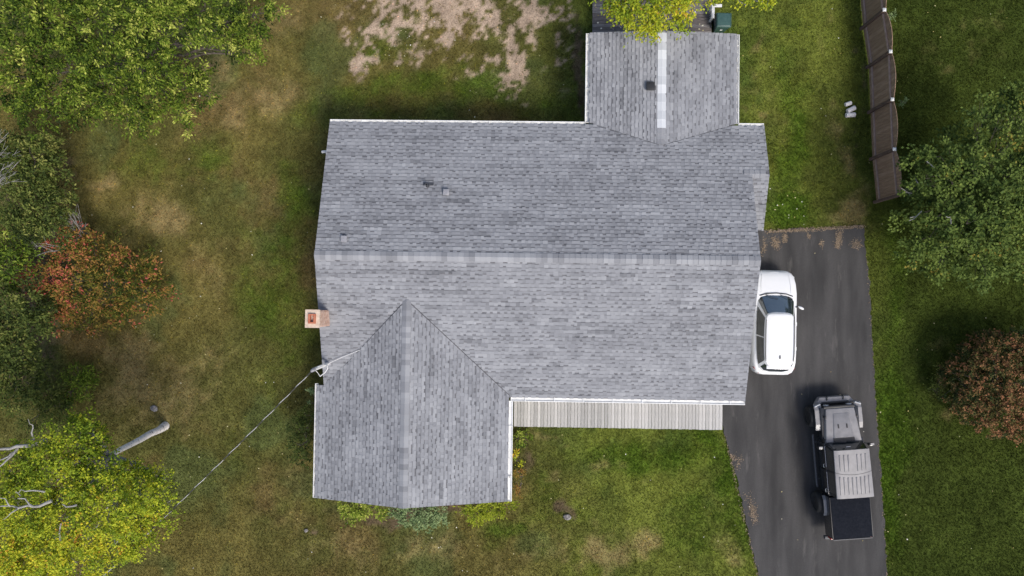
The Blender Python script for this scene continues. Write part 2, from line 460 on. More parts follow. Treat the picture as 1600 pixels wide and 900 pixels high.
def tint_mat(name, instancer=False, gain=1.0):
    m, t, p = new_mat(name)
    a = t.nodes.new('ShaderNodeAttribute'); a.attribute_name = 'tint'
    if instancer: a.attribute_type = 'INSTANCER'
    g = t.nodes.new('ShaderNodeNewGeometry')
    n = t.nodes.new('ShaderNodeTexNoise'); n.inputs['Scale'].default_value = 22 if not instancer else 9; n.inputs['Detail'].default_value = 5
    t.links.new(g.outputs['Position'], n.inputs['Vector'])
    mr = t.nodes.new('ShaderNodeMapRange'); mr.inputs[1].default_value = .3; mr.inputs[2].default_value = .7; mr.inputs[3].default_value = .6 * gain; mr.inputs[4].default_value = 1.4 * gain
    t.links.new(n.outputs[0], mr.inputs[0])
    v = t.nodes.new('ShaderNodeVectorMath'); v.operation = 'SCALE'
    t.links.new(a.outputs['Color'], v.inputs[0]); t.links.new(mr.outputs[0], v.inputs['Scale'])
    t.links.new(v.outputs[0], p.inputs['Base Color'])
    p.inputs['Roughness'].default_value = 0.95; p.inputs['Specular IOR Level'].default_value = .05
    if not instancer:
        b = t.nodes.new('ShaderNodeBump'); b.inputs['Strength'].default_value = .5; b.inputs['Distance'].default_value = .02
        t.links.new(n.outputs[0], b.inputs['Height']); t.links.new(b.outputs[0], p.inputs['Normal'])
    return m


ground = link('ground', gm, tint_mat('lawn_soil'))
tag(ground, kind='structure')

# ------------------------------------------------------------------ house dimensions (metres, fitted)
XW, XE, XB = -7.55, 8.46, 9.11
YN, YR, YS, YB = 6.98, 1.64, -3.58, 4.94
ZE, ZR = 2.75, 4.373
WW, WM, WE, WS, WZ = -7.90, -4.267, -0.40, -7.52, 3.888
NW, NM, NE, NN, NZ = 2.30, 5.15, 8.14, 10.44, 3.026
KM = (ZR - ZE) / (YN - YR)           # main pitch, north
KS = (ZR - ZE) / (YR - YS)
ZB = ZE + KM * (YN - YB)
YBS = YB - (ZB - ZE) / KM            # south eave of the bump-out
KWW = (WZ - ZE) / (WM - WW); KWE = (WZ - ZE) / (WE - WM)
KNW = (NZ - ZE) / (NM - NW); KNE = (NZ - ZE) / (NE - NM)
YWJ = YS + (WZ - ZE) / KS            # where the south wing ridge meets the main slope
YNJ = YN - (NZ - ZE) / KM
YVL = YS + KWW * (XW - WW) / KS      # west valley foot at the rake

# driveway outline in photo pixels -> world
DRIVE_PX = [(1090, 362), (1195, 361), (1240, 358), (1290, 357), (1350, 353), (1352, 400), (1358, 440), (1362, 520), (1367, 620), (1374, 720), (1380, 800), (1386, 900), (1395, 1010),
            (1210, 1010), (1186, 905), (1172, 845), (1163, 800), (1150, 745), (1139, 705), (1130, 672), (1122, 640), (1060, 640)]
DRIVE = [P(a, b, 0) for a, b in DRIVE_PX]


def in_poly(x, y, poly):
    r = np.zeros(len(x), bool)
    n = len(poly)
    for i in range(n):
        x0, y0 = poly[i][0], poly[i][1]; x1, y1 = poly[(i + 1) % n][0], poly[(i + 1) % n][1]
        c = ((y0 > y) != (y1 > y)) & (x < (x1 - x0) * (y - y0) / (y1 - y0 + 1e-12) + x0)
        r ^= c
    return r


def dense_poly(poly, step, amp, seed):
    out = []
    n = len(poly)
    rr = random.Random(seed)
    for i in range(n):
        a = poly[i]; b = poly[(i + 1) % n]
        k = max(1, int((b - a).length / step))
        for j in range(k):
            p = a.lerp(b, j / k)
            out.append(Vector((p.x + rr.uniform(-amp, amp), p.y + rr.uniform(-amp, amp), 0)))
    return out


drive_poly = dense_poly(DRIVE, 0.16, 0.05, 3)
bm = bmesh.new()
vs_ = [bm.verts.new((p.x, p.y, 0.035)) for p in drive_poly]
vb_ = [bm.verts.new((p.x, p.y, -0.08)) for p in drive_poly]
f = bm.faces.new(vs_)
if f.normal.z < 0: f.normal_flip()
for i in range(len(vs_)):
    j = (i + 1) % len(vs_)
    bm.faces.new((vs_[i], vb_[i], vb_[j], vs_[j]))
bmesh.ops.triangulate(bm, faces=[f])
bmesh.ops.recalc_face_normals(bm, faces=bm.faces)
me = bpy.data.meshes.new('driveway'); bm.to_mesh(me); bm.free()


def asphalt():
    m, t, p = new_mat('worn_asphalt')
    g = t.nodes.new('ShaderNodeNewGeometry')

    def N(scale, det=5):
        n = t.nodes.new('ShaderNodeTexNoise'); n.inputs['Scale'].default_value = scale; n.inputs['Detail'].default_value = det
        t.links.new(g.outputs['Position'], n.inputs['Vector']); return n.outputs[0]
    mp = t.nodes.new('ShaderNodeMapping'); mp.inputs['Scale'].default_value = (1.6, 0.28, 1)
    t.links.new(g.outputs['Position'], mp.inputs[0])
    streak = t.nodes.new('ShaderNodeTexNoise'); streak.inputs['Scale'].default_value = 1.1; streak.inputs['Detail'].default_value = 6
    t.links.new(mp.outputs[0], streak.inputs['Vector'])
    r = t.nodes.new('ShaderNodeValToRGB')
    els = r.color_ramp.elements
    els[0].position = .3; els[0].color = (.028, .0272, .0275, 1); els[1].position = .72; els[1].color = (.070, .067, .066, 1)
    t.links.new(streak.outputs[0], r.inputs[0])
    r2 = t.nodes.new('ShaderNodeMapRange'); r2.inputs[1].default_value = .3; r2.inputs[2].default_value = .7; r2.inputs[3].default_value = .72; r2.inputs[4].default_value = 1.25
    t.links.new(N(70, 4), r2.inputs[0])
    v = t.nodes.new('ShaderNodeVectorMath'); v.operation = 'SCALE'
    t.links.new(r.outputs[0], v.inputs[0]); t.links.new(r2.outputs[0], v.inputs['Scale'])
    # pale scuffs
    r3 = t.nodes.new('ShaderNodeMapRange'); r3.inputs[1].default_value = .58; r3.inputs[2].default_value = .76; r3.inputs[3].default_value = 0; r3.inputs[4].default_value = .45
    sc = t.nodes.new('ShaderNodeTexNoise'); sc.inputs['Scale'].default_value = 1.5; sc.inputs['Detail'].default_value = 9; sc.inputs['Roughness'].default_value = .7
    t.links.new(mp.outputs[0], sc.inputs['Vector']); t.links.new(sc.outputs[0], r3.inputs[0])
    mx = t.nodes.new('ShaderNodeMix'); mx.data_type = 'RGBA'
    t.links.new(r3.outputs[0], mx.inputs['Factor']); t.links.new(v.outputs[0], mx.inputs['A']); mx.inputs['B'].default_value = (.2, .185, .17, 1)
    t.links.new(mx.outputs['Result'], p.inputs['Base Color'])
    p.inputs['Roughness'].default_value = .88
    b = t.nodes.new('ShaderNodeBump'); b.inputs['Strength'].default_value = .4; b.inputs['Distance'].default_value = .01
    t.links.new(N(90, 3), b.inputs['Height']); t.links.new(b.outputs[0], p.inputs['Normal'])
    return m


tag(link('driveway', me, asphalt()), kind='structure')


# ------------------------------------------------------------------ grass (uncountable: one object)
def house_mask(x, y, m=0.0):
    r = (x > XW + .3 - m) & (x < XE - .3 + m) & (y > YS + .35 - m) & (y < YN - .4 + m)
    r |= (x > WW + .4 - m) & (x < WE - .4 + m) & (y > WS + .3 - m) & (y < YS + 1)
    r |= (x > NW + .4 - m) & (x < NE - .4 + m) & (y > YN - 1) & (y < NN - .3 + m)
    r |= (x > XE - 1) & (x < XB - .3 + m) & (y > YBS + .3 - m) & (y < YN - .3 + m)
    return r


NG = 640000
qx = RNG.uniform(-25, 25, NG); qy = RNG.uniform(-15, 15, NG)
keep = ~in_poly(qx, qy, [(p.x, p.y) for p in drive_poly]) & ~house_mask(qx, qy)
qx, qy = qx[keep], qy[keep]
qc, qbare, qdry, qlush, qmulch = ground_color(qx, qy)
prob = (1 - qbare * .93) * (1 - qmulch * .6) * (1 - qdry * .3)
keep = RNG.random(len(qx)) < prob
qx, qy, qc, qlush, qdry = qx[keep], qy[keep], qc[keep], qlush[keep], qdry[keep]
qz = (fbm(qx, qy, 0.7, 3, 4) - .5) * 0.06 - 0.025
jit = RNG.normal(1, .22, len(qx)).clip(.45, 1.75)
straw = (RNG.random(len(qx)) < .06 + .22 * qdry)
qc = qc * (jit * 1.28)[:, None]
qc[straw] = qc[straw] * np.array([1.75, 1.5, 1.5])
yel = RNG.random(len(qx)) < .04
qc[yel] = qc[yel] * np.array([1.5, 1.5, .8])
gme = bpy.data.meshes.new('grass')
gme.vertices.add(len(qx)); gme.vertices.foreach_set('co', np.stack([qx, qy, qz], 1).astype(np.float32).ravel())
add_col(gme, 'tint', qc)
at = gme.attributes.new('rot', 'FLOAT_VECTOR', 'POINT')
at.data.foreach_set('vector', np.stack([RNG.normal(0, .25, len(qx)), RNG.normal(0, .25, len(qx)), RNG.uniform(0, 6.28, len(qx))], 1).astype(np.float32).ravel())
at = gme.attributes.new('sc', 'FLOAT', 'POINT')
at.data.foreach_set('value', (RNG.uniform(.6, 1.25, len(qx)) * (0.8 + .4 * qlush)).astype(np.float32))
grass = link('grass', gme, None)
tag(grass, 'short patchy lawn grass, green and straw coloured, around the house', 'grass', kind='stuff')
gmat = tint_mat('grass_blade', True)
ng = bpy.data.node_groups.new('grass_blades', 'GeometryNodeTree')
ng.interface.new_socket('Geometry', in_out='INPUT', socket_type='NodeSocketGeometry')
ng.interface.new_socket('Geometry', in_out='OUTPUT', socket_type='NodeSocketGeometry')
gi = ng.nodes.new('NodeGroupInput'); go = ng.nodes.new('NodeGroupOutput')
jn = ng.nodes.new('GeometryNodeJoinGeometry')
for k in range(7):
    co = ng.nodes.new('GeometryNodeMeshCone'); co.fill_type = 'NONE'
    co.inputs['Vertices'].default_value = 3; co.inputs['Radius Top'].default_value = 0; co.inputs['Radius Bottom'].default_value = .0062
    L = random.uniform(.04, .085); co.inputs['Depth'].default_value = L
    tr = ng.nodes.new('GeometryNodeTransform')
    a = k * 0.9 + random.uniform(-.3, .3); tilt = random.uniform(.45, 1.25)
    r0 = random.uniform(0, .035)
    tr.inputs['Translation'].default_value = (r0 * math.cos(a * 2), r0 * math.sin(a * 2), .012)
    tr.inputs['Rotation'].default_value = (0, tilt, a)
    ng.links.new(co.outputs[0], tr.inputs[0]); ng.links.new(tr.outputs[0], jn.inputs[0])
sm_ = ng.nodes.new('GeometryNodeSetMaterial'); sm_.inputs['Material'].default_value = gmat
ng.links.new(jn.outputs[0], sm_.inputs[0])
ip = ng.nodes.new('GeometryNodeInstanceOnPoints')
ng.links.new(gi.outputs[0], ip.inputs['Points']); ng.links.new(sm_.outputs[0], ip.inputs['Instance'])
na = ng.nodes.new('GeometryNodeInputNamedAttribute'); na.data_type = 'FLOAT_VECTOR'; na.inputs[0].default_value = 'rot'
e2r = ng.nodes.new('FunctionNodeEulerToRotation'); ng.links.new(na.outputs[0], e2r.inputs[0]); ng.links.new(e2r.outputs[0], ip.inputs['Rotation'])
nb = ng.nodes.new('GeometryNodeInputNamedAttribute'); nb.data_type = 'FLOAT'; nb.inputs[0].default_value = 'sc'
ng.links.new(nb.outputs[0], ip.inputs['Scale'])
ng.links.new(ip.outputs[0], go.inputs[0])
md = grass.modifiers.new('blades', 'NODES'); md.node_group = ng
gme.materials.append(gmat)

# ================================================================== HOUSE
house = empty('house', (0, 0, 0), 0, 'white single-storey house under grey shingle gable roofs with two wings', 'house')

# walls
wm = MB(); wm.box(XW + .3, XE - .3, YS + .4, YN - .42, -.1, ZE - .02)
for xx in (XW + .3, XE - .3 - .12):
    y0, y1 = YS + .4, YN - .42
    z0 = ZE - .02
    wm.add([(xx, y0, z0), (xx + .12, y0, z0), (xx + .12, y1, z0), (xx, y1, z0), (xx, YR, ZR - .2), (xx + .12, YR, ZR - .2)],
           [(0, 1, 5, 4), (2, 3, 4, 5), (0, 4, 3), (1, 2, 5), (3, 2, 1, 0)])
wm.build('wall', M['siding'], house, fix=True)
wm = MB(); wm.box(WW + .4, WE - .4, WS + .3, YS + .4, -.1, ZE - .02)
yy = WS + .3
wm.add([(WW + .4, yy, ZE - .02), (WE - .4, yy, ZE - .02), (WM, yy, WZ - .2), (WW + .4, yy + .12, ZE - .02), (WE - .4, yy + .12, ZE - .02), (WM, yy + .12, WZ - .2)],
       [(0, 1, 2), (5, 4, 3), (0, 2, 5, 3), (1, 4, 5, 2), (0, 3, 4, 1)])
wm.build('wall', M['siding'], house, fix=True)
wm = MB(); wm.box(NW + .4, NE - .4, YN - .42, NN - .3, -.1, ZE - .06)
wm.build('wall', M['siding'], house, fix=True)
wm = MB(); wm.box(XE - .3, XB - .3, YBS + .3, YN - .42, -.1, ZE - .04)
wm.build('wall', M['siding'], house, fix=True)
# siding boards on the wall faces that stand clear (thin lapped boards, joined)
sb = MB()
for k in range(17):
    z = .1 + k * .155
    for (a, b, c, d) in ((XW + .3, XW + .28, YS + .4, YN - .42),):
        sb.box(b, a + .005, c, d, z, z + .13)
    sb.box(WE - 0.4 - .005, WE - .38, WS + .3, YS + .4, z, z + .13)
    sb.box(WW + .38, WW + .405, WS + .3, YS + .4, z, z + .13)
    sb.box(WW + .4, WE - .4, WS + .28, WS + .305, z, z + .13)
    sb.box(WE - .4, XE - .3, YS + .38, YS + .405, z, z + .13)
    sb.box(XW + .3, NW + .4, YN - .425, YN - .4, z, z + .13)
    sb.box(XE - .305, XE - .28, YS + .4, YBS + .28, z, z + .13)
    sb.box(NW + .38, NW + .405, YN - .4, NN - .3, z, z + .13)
so = sb.build('siding_boards', M['siding'], house); so['kind'] = 'stuff'


def slab(mb, poly, zf, th=.11):
    n = len(poly)
    top = [(x, y, zf(x, y)) for x, y in poly]
    bot = [(x, y, zf(x, y) - th) for x, y in poly]
    mb.add(top + bot, [tuple(range(n)), tuple(range(2 * n - 1, n - 1, -1))] + [(i, i + n, (i + 1) % n + n, (i + 1) % n) for i in range(n)])


zN = lambda x, y: ZE + KM * (YN - y)
zS = lambda x, y: ZE + KS * (y - YS)
zBS = lambda x, y: ZE + KM * (y - YBS)
zWW = lambda x, y: ZE + KWW * (x - WW)
zWE = lambda x, y: ZE + KWE * (WE - x)
zNW = lambda x, y: ZE + KNW * (x - NW)
zNE = lambda x, y: ZE + KNE * (NE - x)
G = 0.10   # the shingles stop short of the gutter's outer lip
pN = [(XW, YR), (XE, YR), (XE, YB), (XB, YB), (XB, YN - G), (XW, YN - G)]
pS = [(XW, YS), (XE, YS), (XE, YR), (XW, YR)]
pBS = [(XE - .35, YB), (XE - .35, YBS), (XB, YBS), (XB, YB)]
pWW = [(WW + G * .6, WS), (WM, WS), (WM, YWJ), (XW, YVL), (WW + G * .6, YVL)]
pWE = [(WM, WS), (WE - G * .9, WS), (WE - G * .9, YS - .02), (WE, YS), (WM, YWJ)]
pNW = [(NW + G * 1.3, YN), (NM, YNJ), (NM, NN), (NW + G * 1.3, NN)]
pNE = [(NM, YNJ), (NE - G * .8, YN), (NE - G * .8, NN), (NM, NN)]

roof_main = MB()
for pl, zf in ((pN, zN), (pS, zS), (pBS, zBS)): slab(roof_main, pl, zf)
roof_main = roof_main.build('roof', M['underlay'], house, fix=True)
roof_w = MB()
for pl, zf in ((pWW, zWW), (pWE, zWE)): slab(roof_w, pl, lambda x, y, q=zf: q(x, y) + .004)
roof_w = roof_w.build('roof', M['underlay'], house, fix=True)
roof_n = MB()
for pl, zf in ((pNW, zNW), (pNE, zNE)): slab(roof_n, pl, lambda x, y, q=zf: q(x, y) + .004)
roof_n = roof_n.build('roof', M['underlay'], house, fix=True)


def scan(poly, v, ax):
    """intervals along the eave axis (1-ax) where the polygon contains the line coord[ax] = v"""
    xs = []
    n = len(poly)
    for i in range(n):
        a, b = poly[i], poly[(i + 1) % n]
        if (a[ax] > v) != (b[ax] > v):
            t = (v - a[ax]) / (b[ax] - a[ax])
            xs.append(a[1 - ax] + t * (b[1 - ax] - a[1 - ax]))
    xs.sort()
    return [(xs[i], xs[i + 1]) for i in range(0, len(xs) - 1, 2)]


TABS = []      # (corners, lifts, tone, roof, height) of every shingle tab


def shingle(poly, zf, ax, v0, v1, roof, cut=None, lift0=0.0, seed=1):
    """lay courses from eave v0 up to v1 along axis ax"""
    rr = random.Random(seed)
    d = 1 if v1 > v0 else -1
    slope = abs((zf(0, 1) - zf(0, 0)) if ax == 1 else (zf(1, 0) - zf(0, 0)))
    ex = .146 / math.sqrt(1 + slope * slope)
    n = int(abs(v1 - v0) / ex) + 1
    prev_run = 0
    for k in range(n):
        a = v0 + d * k * ex; b = a + d * ex
        if d * (b - v1) > 0: b = v1
        if abs(b - a) < .02: continue
        eps = d * .004
        lo = scan(poly, a + eps, ax); hi = scan(poly, b - eps, ax)
        if len(lo) != len(hi): 
            if len(hi) > len(lo): lo = hi
            else: hi = lo
        for (l0, l1), (h0, h1) in zip(lo, hi):
            u = min(l0, h0) - rr.uniform(0, .25)
            thick = rr.random() < .5
            course_tone = rr.gauss(0, .03); grp = 0; gu = -1e9
            while u < max(l1, h1):
                wdt = rr.uniform(.10, .18) if thick else rr.uniform(.09, .19)
                if u > gu: gu = u + rr.uniform(.35, 1.0); grp = rr.gauss(0, .085)
                u2 = u + wdt
                tone = (.62 if thick else .52) + rr.gauss(0, .045) + course_tone + grp
                ul, ur, uhl, uhr = max(u, l0), min(u2, l1), max(u, h0), min(u2, h1)
                if ur - ul > .004 or uhr - uhl > .004:
                    ul, ur = min(ul, l1), max(ur, l0); uhl, uhr = min(uhl, h1), max(uhr, h0)
                    if ur < ul: ul = ur = (ul + ur) / 2
                    if uhr < uhl: uhl = uhr = (uhl + uhr) / 2
                    th = (.024 if thick else .013) + lift0
                    lead = a - (d * .012 if thick else -d * rr.choice((.0, .0, .03)))
                    cs = [(ul, lead), (ur, lead), (uhr, b), (uhl, b)]
                    pts = []
                    for (uu, vv) in cs:
                        x, y = (uu, vv) if ax == 1 else (vv, uu)
                        pts.append((x, y, zf(x, y)))
                    mid = ((pts[0][0] + pts[2][0]) / 2, (pts[0][1] + pts[2][1]) / 2)
                    if not (cut and cut(*mid)):
                        # the granules are darker in a band along the upper part of most tabs
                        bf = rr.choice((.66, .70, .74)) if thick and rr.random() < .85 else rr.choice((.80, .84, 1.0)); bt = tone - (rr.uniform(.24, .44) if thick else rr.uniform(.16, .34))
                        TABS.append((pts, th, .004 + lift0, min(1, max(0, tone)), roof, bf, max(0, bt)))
                u = u2
                thick = not thick if rr.random() < .85 else thick


def tri_n(x, y):     # under the north wing's roof
    if y < YNJ: return False
    zz = zN(x, y)
    return NW + .1 < x < NE - .1 and (zNW(x, y) if x < NM else zNE(x, y)) > zz + .03


def tri_w(x, y):
    if y > YWJ: return False
    zz = zS(x, y)
    return x < WE and (zWW(x, y) if x < WM else zWE(x, y)) > zz + .04


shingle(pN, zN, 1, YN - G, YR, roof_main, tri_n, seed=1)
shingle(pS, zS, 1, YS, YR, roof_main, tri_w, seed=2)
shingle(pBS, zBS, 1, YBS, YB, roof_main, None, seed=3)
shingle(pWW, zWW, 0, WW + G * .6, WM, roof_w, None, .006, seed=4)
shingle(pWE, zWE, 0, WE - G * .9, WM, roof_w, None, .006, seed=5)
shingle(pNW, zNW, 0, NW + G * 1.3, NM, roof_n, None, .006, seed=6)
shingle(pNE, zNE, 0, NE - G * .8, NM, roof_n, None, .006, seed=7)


def tab_geo(mb, tb):
    pts, th, t2, tone, _, bf, bt = tb
    mb.tone = tone
    lo = [(p[0], p[1], p[2] - .004) for p in pts]
    up = [(pts[0][0], pts[0][1], pts[0][2] + th), (pts[1][0], pts[1][1], pts[1][2] + th), (pts[2][0], pts[2][1], pts[2][2] + t2), (pts[3][0], pts[3][1], pts[3][2] + t2)]
    up = [Vector(p) for p in up]
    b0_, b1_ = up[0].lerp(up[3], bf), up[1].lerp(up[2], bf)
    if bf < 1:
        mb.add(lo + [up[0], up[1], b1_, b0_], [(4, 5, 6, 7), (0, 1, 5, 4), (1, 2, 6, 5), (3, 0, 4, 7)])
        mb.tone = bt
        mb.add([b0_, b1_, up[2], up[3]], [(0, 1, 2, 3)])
    else:
        mb.add(lo + up, [(4, 5, 6, 7), (0, 1, 5, 4), (1, 2, 6, 5), (3, 0, 4, 7)])


cp = Vector((0, 0, CAM_H))
order = sorted(range(len(TABS)), key=lambda i: (Vector(TABS[i][0][0]) - cp).length - 1.5 * abs(TABS[i][0][0][0] - TABS[i][0][1][0]) - (100 if TABS[i][4] is roof_main and abs(TABS[i][0][0][1] - YR) < 1.6 and abs(TABS[i][0][0][0] + .5) < 7.8 else 0))
single = set(order[:300])
rest = {}
for i, tb in enumerate(TABS):
    if i in single:
        m = MB(); tab_geo(m, tb)
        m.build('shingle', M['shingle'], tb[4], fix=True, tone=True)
    else:
        m = rest.setdefault(tb[4].name, (MB(), tb[4]))[0]
        tab_geo(m, tb)
for m, r in rest.values():
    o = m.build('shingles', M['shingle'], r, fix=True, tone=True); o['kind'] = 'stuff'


# ridge caps: folded pieces, one object each, shared meshes
def ridge(p0, p1, half, k0, k1, step, mat, parent, tones, lift=.03, name='ridge_cap', seed=0):
    """k0 / k1: drop per metre on the left / right of the ridge direction"""
    rr = random.Random(seed)
    d = (Vector(p1) - Vector(p0)); L = d.length; d.normalize()
    ang = math.atan2(d.y, d.x)
    variants = []
    for tn in tones:
        m = MB(); m.tone = tn
        for (x, up) in ((0, .012), (step * 1.02, .0)):
            pass
        l = step * 1.04
        prof = [(half, -k0 * half), (half * .25, -k0 * half * .2), (0, 0.004), (-half * .25, -k1 * half * .2), (-half, -k1 * half)]
        vs2 = []
        for (x, up) in ((0, .014), (l, .001)):
            for (y, z) in prof: vs2.append((x, y, z + up))
            for (y, z) in prof: vs2.append((x, y, z - .02))
        n = 5
        fs2 = []
        for i in range(n - 1):
            fs2.append((i, i + 1, 2 * n + i + 1, 2 * n + i))
            fs2.append((i + 1, i, n + i, n + i + 1))
        fs2.append((0, 2 * n, 3 * n, n)); fs2.append((n - 1, 2 * n - 1, 4 * n - 1, 3 * n - 1))
        m.add(vs2, fs2)
        variants.append(m.mesh(name, fix=True, tone=True))
    cnt = int(L / step)
    for i in range(cnt):
        o = link(name, rr.choice(variants), mat, parent)
        p = Vector(p0) + d * (i * step)
        o.location = (p.x, p.y, p.z + lift + rr.uniform(0, .006))
        o.rotation_euler = (0, 0, ang + rr.uniform(-.01, .01))


# dark strips of valley flashing where the slopes meet
for (a, b) in (((XW + .05, YVL - .05, zS(0, YVL)), (WM - .05, YWJ - .05, WZ)), ((WE - .05, YS + .05, ZE + .02), (WM + .05, YWJ - .05, WZ))):
    m = MB(); m.tube([Vector(a) + Vector((0, 0, .012)), Vector(b) + Vector((0, 0, .012))], .013, 6)
    m.build('valley_flashing', M['dark_metal'], roof_w)
for (a, b) in (((NW + .3, YN - .1, ZE + .03), (NM - .1, YNJ, NZ)), ((NE - .3, YN - .1, ZE + .03), (NM + .1, YNJ, NZ))):
    m = MB(); m.tube([Vector(a) + Vector((0, 0, .01)), Vector(b) + Vector((0, 0, .01))], .009, 6)
    m.build('valley_flashing', M['dark_metal'], roof_n)
ridge((XW, YR, ZR), (XE, YR, ZR), .165, KM, KS, .2, M['shingle'], roof_main, (.42, .55, .66, .72, .8), seed=1)
ridge((WM, WS, WZ), (WM, YWJ + .05, WZ), .16, KWW, KWE, .2, M['shingle'], roof_w, (.4, .52, .6, .68, .78), seed=2)
ridge((XE - .3, YB, ZB), (XB, YB, ZB), .15, KM, KM, .2, M['shingle'], roof_main, (.46, .52, .58), .02, seed=3)
NWH = 5.15
YWHT = P(1034, 200, NZ).y
ridge((NM, YNJ + .02, NZ), (NM, YWHT, NZ), .165, KNW, KNE, .2, M['shingle'], roof_n, (.45, .6, .7), .02, seed=4)
M['pale_cap'] = tone_mat('pale_ridge_metal', [(0.0, (0.38, 0.4, 0.43)), (1.0, (0.72, 0.74, 0.76))], rough=.6, jitter=.08, noise_scale=6)
ridge((NM, YWHT, NZ), (NM, NN, NZ), .165, KNW, KNE, .33, M['pale_cap'], roof_n, (.35, .55, .65, .8), .022, seed=5)


# gutters ------------------------------------------------------------
def gutter(p0, p1, out, spacing=.82, wd=.12, dp=.055):
    """channel along p0->p1 (its inner top edge), out = outward unit vector"""
    p0, p1, out = Vector(p0), Vector(p1), Vector(out)
    d = (p1 - p0); L = d.length; d.normalize()
    g = MB()
    t = .012

    def bar(o0, o1, z0, z1):
        c = []
        for z in (z0, z1):
            for (a, o) in ((0, o0), (L, o0), (L, o1), (0, o1)):
                c.append(p0 + d * a + out * o + Vector((0, 0, z)))
        g.hexa(c)
    bar(0, t, -dp, -.02)
    bar(t, wd - t, -dp, -dp + .01)
    bar(wd - t, wd, -dp, .004)
    bar(wd - t * 2.6, wd - t, -.009, .004)
    for a in (0, L - t):
        c = []
        for z in (-dp + .01, -.004):
            for (aa, o) in ((a, t), (a + t, t), (a + t, wd - t), (a, wd - t)):
                c.append(p0 + d * aa + out * o + Vector((0, 0, z)))
        g.hexa(c)
    o = g.build('gutter', M['white_trim'], house, fix=True)
    n = int(L / spacing)
    hm = None
    for i in range(n):
        a = (i + .5) * L / n
        c = []
        for z in (.005, .014):
            for (aa, oo) in ((-.014, -.05), (.014, -.05), (.014, wd - .002), (-.014, wd - .002)):
                c.append(d * aa + out * oo + Vector((0, 0, z)))
        if hm is None:
            m = MB(); m.hexa(c); hm = m.mesh('gutter_hanger', fix=True)
        h = link('gutter_hanger', hm, M['white_trim'], o)
        h.location = p0 + d * a
    return o


zg = ZE + .0
gutter((XW, YN - .1, zg), (NW, YN - .1, zg), (0, 1, 0))
gutter((NE, YN - .1, zg), (XB, YN - .1, zg), (0, 1, 0), .5)
gutter((WE - .02, YS + .005, zg - .01), (XE, YS + .005, zg - .01), (0, -1, 0), 1.1, .16, .045)
gutter((WW + .1, WS, zg), (WW + .1, YVL + .05, zg), (-1, 0, 0), .75)
gutter((WE - .09, WS, zg), (WE - .09, YS - .14, zg), (1, 0, 0), 1.3, .16, .045)
gutter((NW + .13, YN, zg), (NW + .13, NN - .02, zg), (-1, 0, 0), .78, .15, .12)
gutter((NE - .1, YN, zg), (NE - .1, NN - .02, zg), (1, 0, 0), .8)
# fascia boards under the rakes
fb = MB()
for (a, b, za, zb) in (((XW + .02, YN - .1), (XW + .02, YR), ZE, ZR), ((XW + .02, YVL), (XW + .02, YR), zS(0, YVL), ZR), ((XE - .02, YR), (XE - .02, YBS), ZR, zN(0, YBS)), ((XE - .02, YS), (XE - .02, YR), ZE, ZR),
                      ((WW + .06, WS + .02), (WM, WS + .02), ZE, WZ), ((WM, WS + .02), (WE - .06, WS + .02), WZ, ZE), ((NW + .1, NN - .02), (NM, NN - .02), ZE, NZ), ((NM, NN - .02), (NE - .06, NN - .02), NZ, ZE)):
    a = Vector((*a, za - .115)); b = Vector((*b, zb - .115))
    d = (b - a); nrm = Vector((d.y, -d.x, 0)).normalized() * .014
    c = []
    for dz in (-.13, -.002):
        for q in (a + nrm, b + nrm, b - nrm, a - nrm): c.append(q + Vector((0, 0, dz)))
    fb.hexa(c)
fb.build('fascia', M['white_trim'], house, fix=True)
# downspout outlets
for (px, py) in ((797, 744), (1163, 626)):
    c = P(px, py, ZE - .05)
    m = MB(); m.lathe([(-.03, .035), (.052, .035)], 10, 'z', (c.x - .02, c.y, c.z))
    m.build('gutter_outlet', M['soot_hole_black'], house)  # solid black stands in for the dark inside the hole
for (x, y) in ((WE - .02, WS + .3), (XE - .1, YS - .06), (WW + .04, WS + .35), (NW + .05, YN + .1)):
    m = MB(); m.tube([(x, y, ZE - .1), (x, y, .05)], .038, 8)
    m.build('downspout', M['white_trim'], house, smooth=50)

# roof vents ----------------------------------------------------------
c = P(666, 288, zN(0, 3.9) + .25)
zb = zN(c.x, c.y)
m = MB(); m.lathe([(-.1, .075), (.02, .07), (.05, .045), (.34, .045), (.34, .03), (.2, .03)], 14, 'z', (c.x, c.y, zb))
pv = m.build('plumbing_vent', M['dark_metal'], house, smooth=50)
m = MB()
m.hexa([(c.x - .17, c.y + .02, zb - .01), (c.x + .22, c.y + .02, zb - .01), (c.x + .22, c.y + .14, zb - .045), (c.x - .17, c.y + .14, zb - .045), (c.x - .17, c.y + .02, zb + .03), (c.x + .22, c.y + .02, zb + .03), (c.x + .22, c.y + .14, zb - .01), (c.x - .17, c.y + .14, zb - .01)])
m.build('flashing', M['dark_metal'], pv, fix=True)


def box_vent(px, py, mat, s, h, zf):
    z0 = zf(0, P(px, py, 3.9).y) if zf is zN else zf(P(px, py, 3.0).x, 0)
    c = P(px, py, z0 + h)
    z0 = zf(c.x, c.y)
    m = MB()
    m.box(c.x - s, c.x + s, c.y - s, c.y + s, z0 + h * .55, z0 + h)
    b = m.build('box_vent', mat, house, fix=True, bevel=.02, smooth=40)
    m = MB(); m.box(c.x - s * .7, c.x + s * .7, c.y - s * .7, c.y + s * .7, z0 - .1, z0 + h * .56); m.build('vent_neck', M['dark_metal'], b, fix=True)


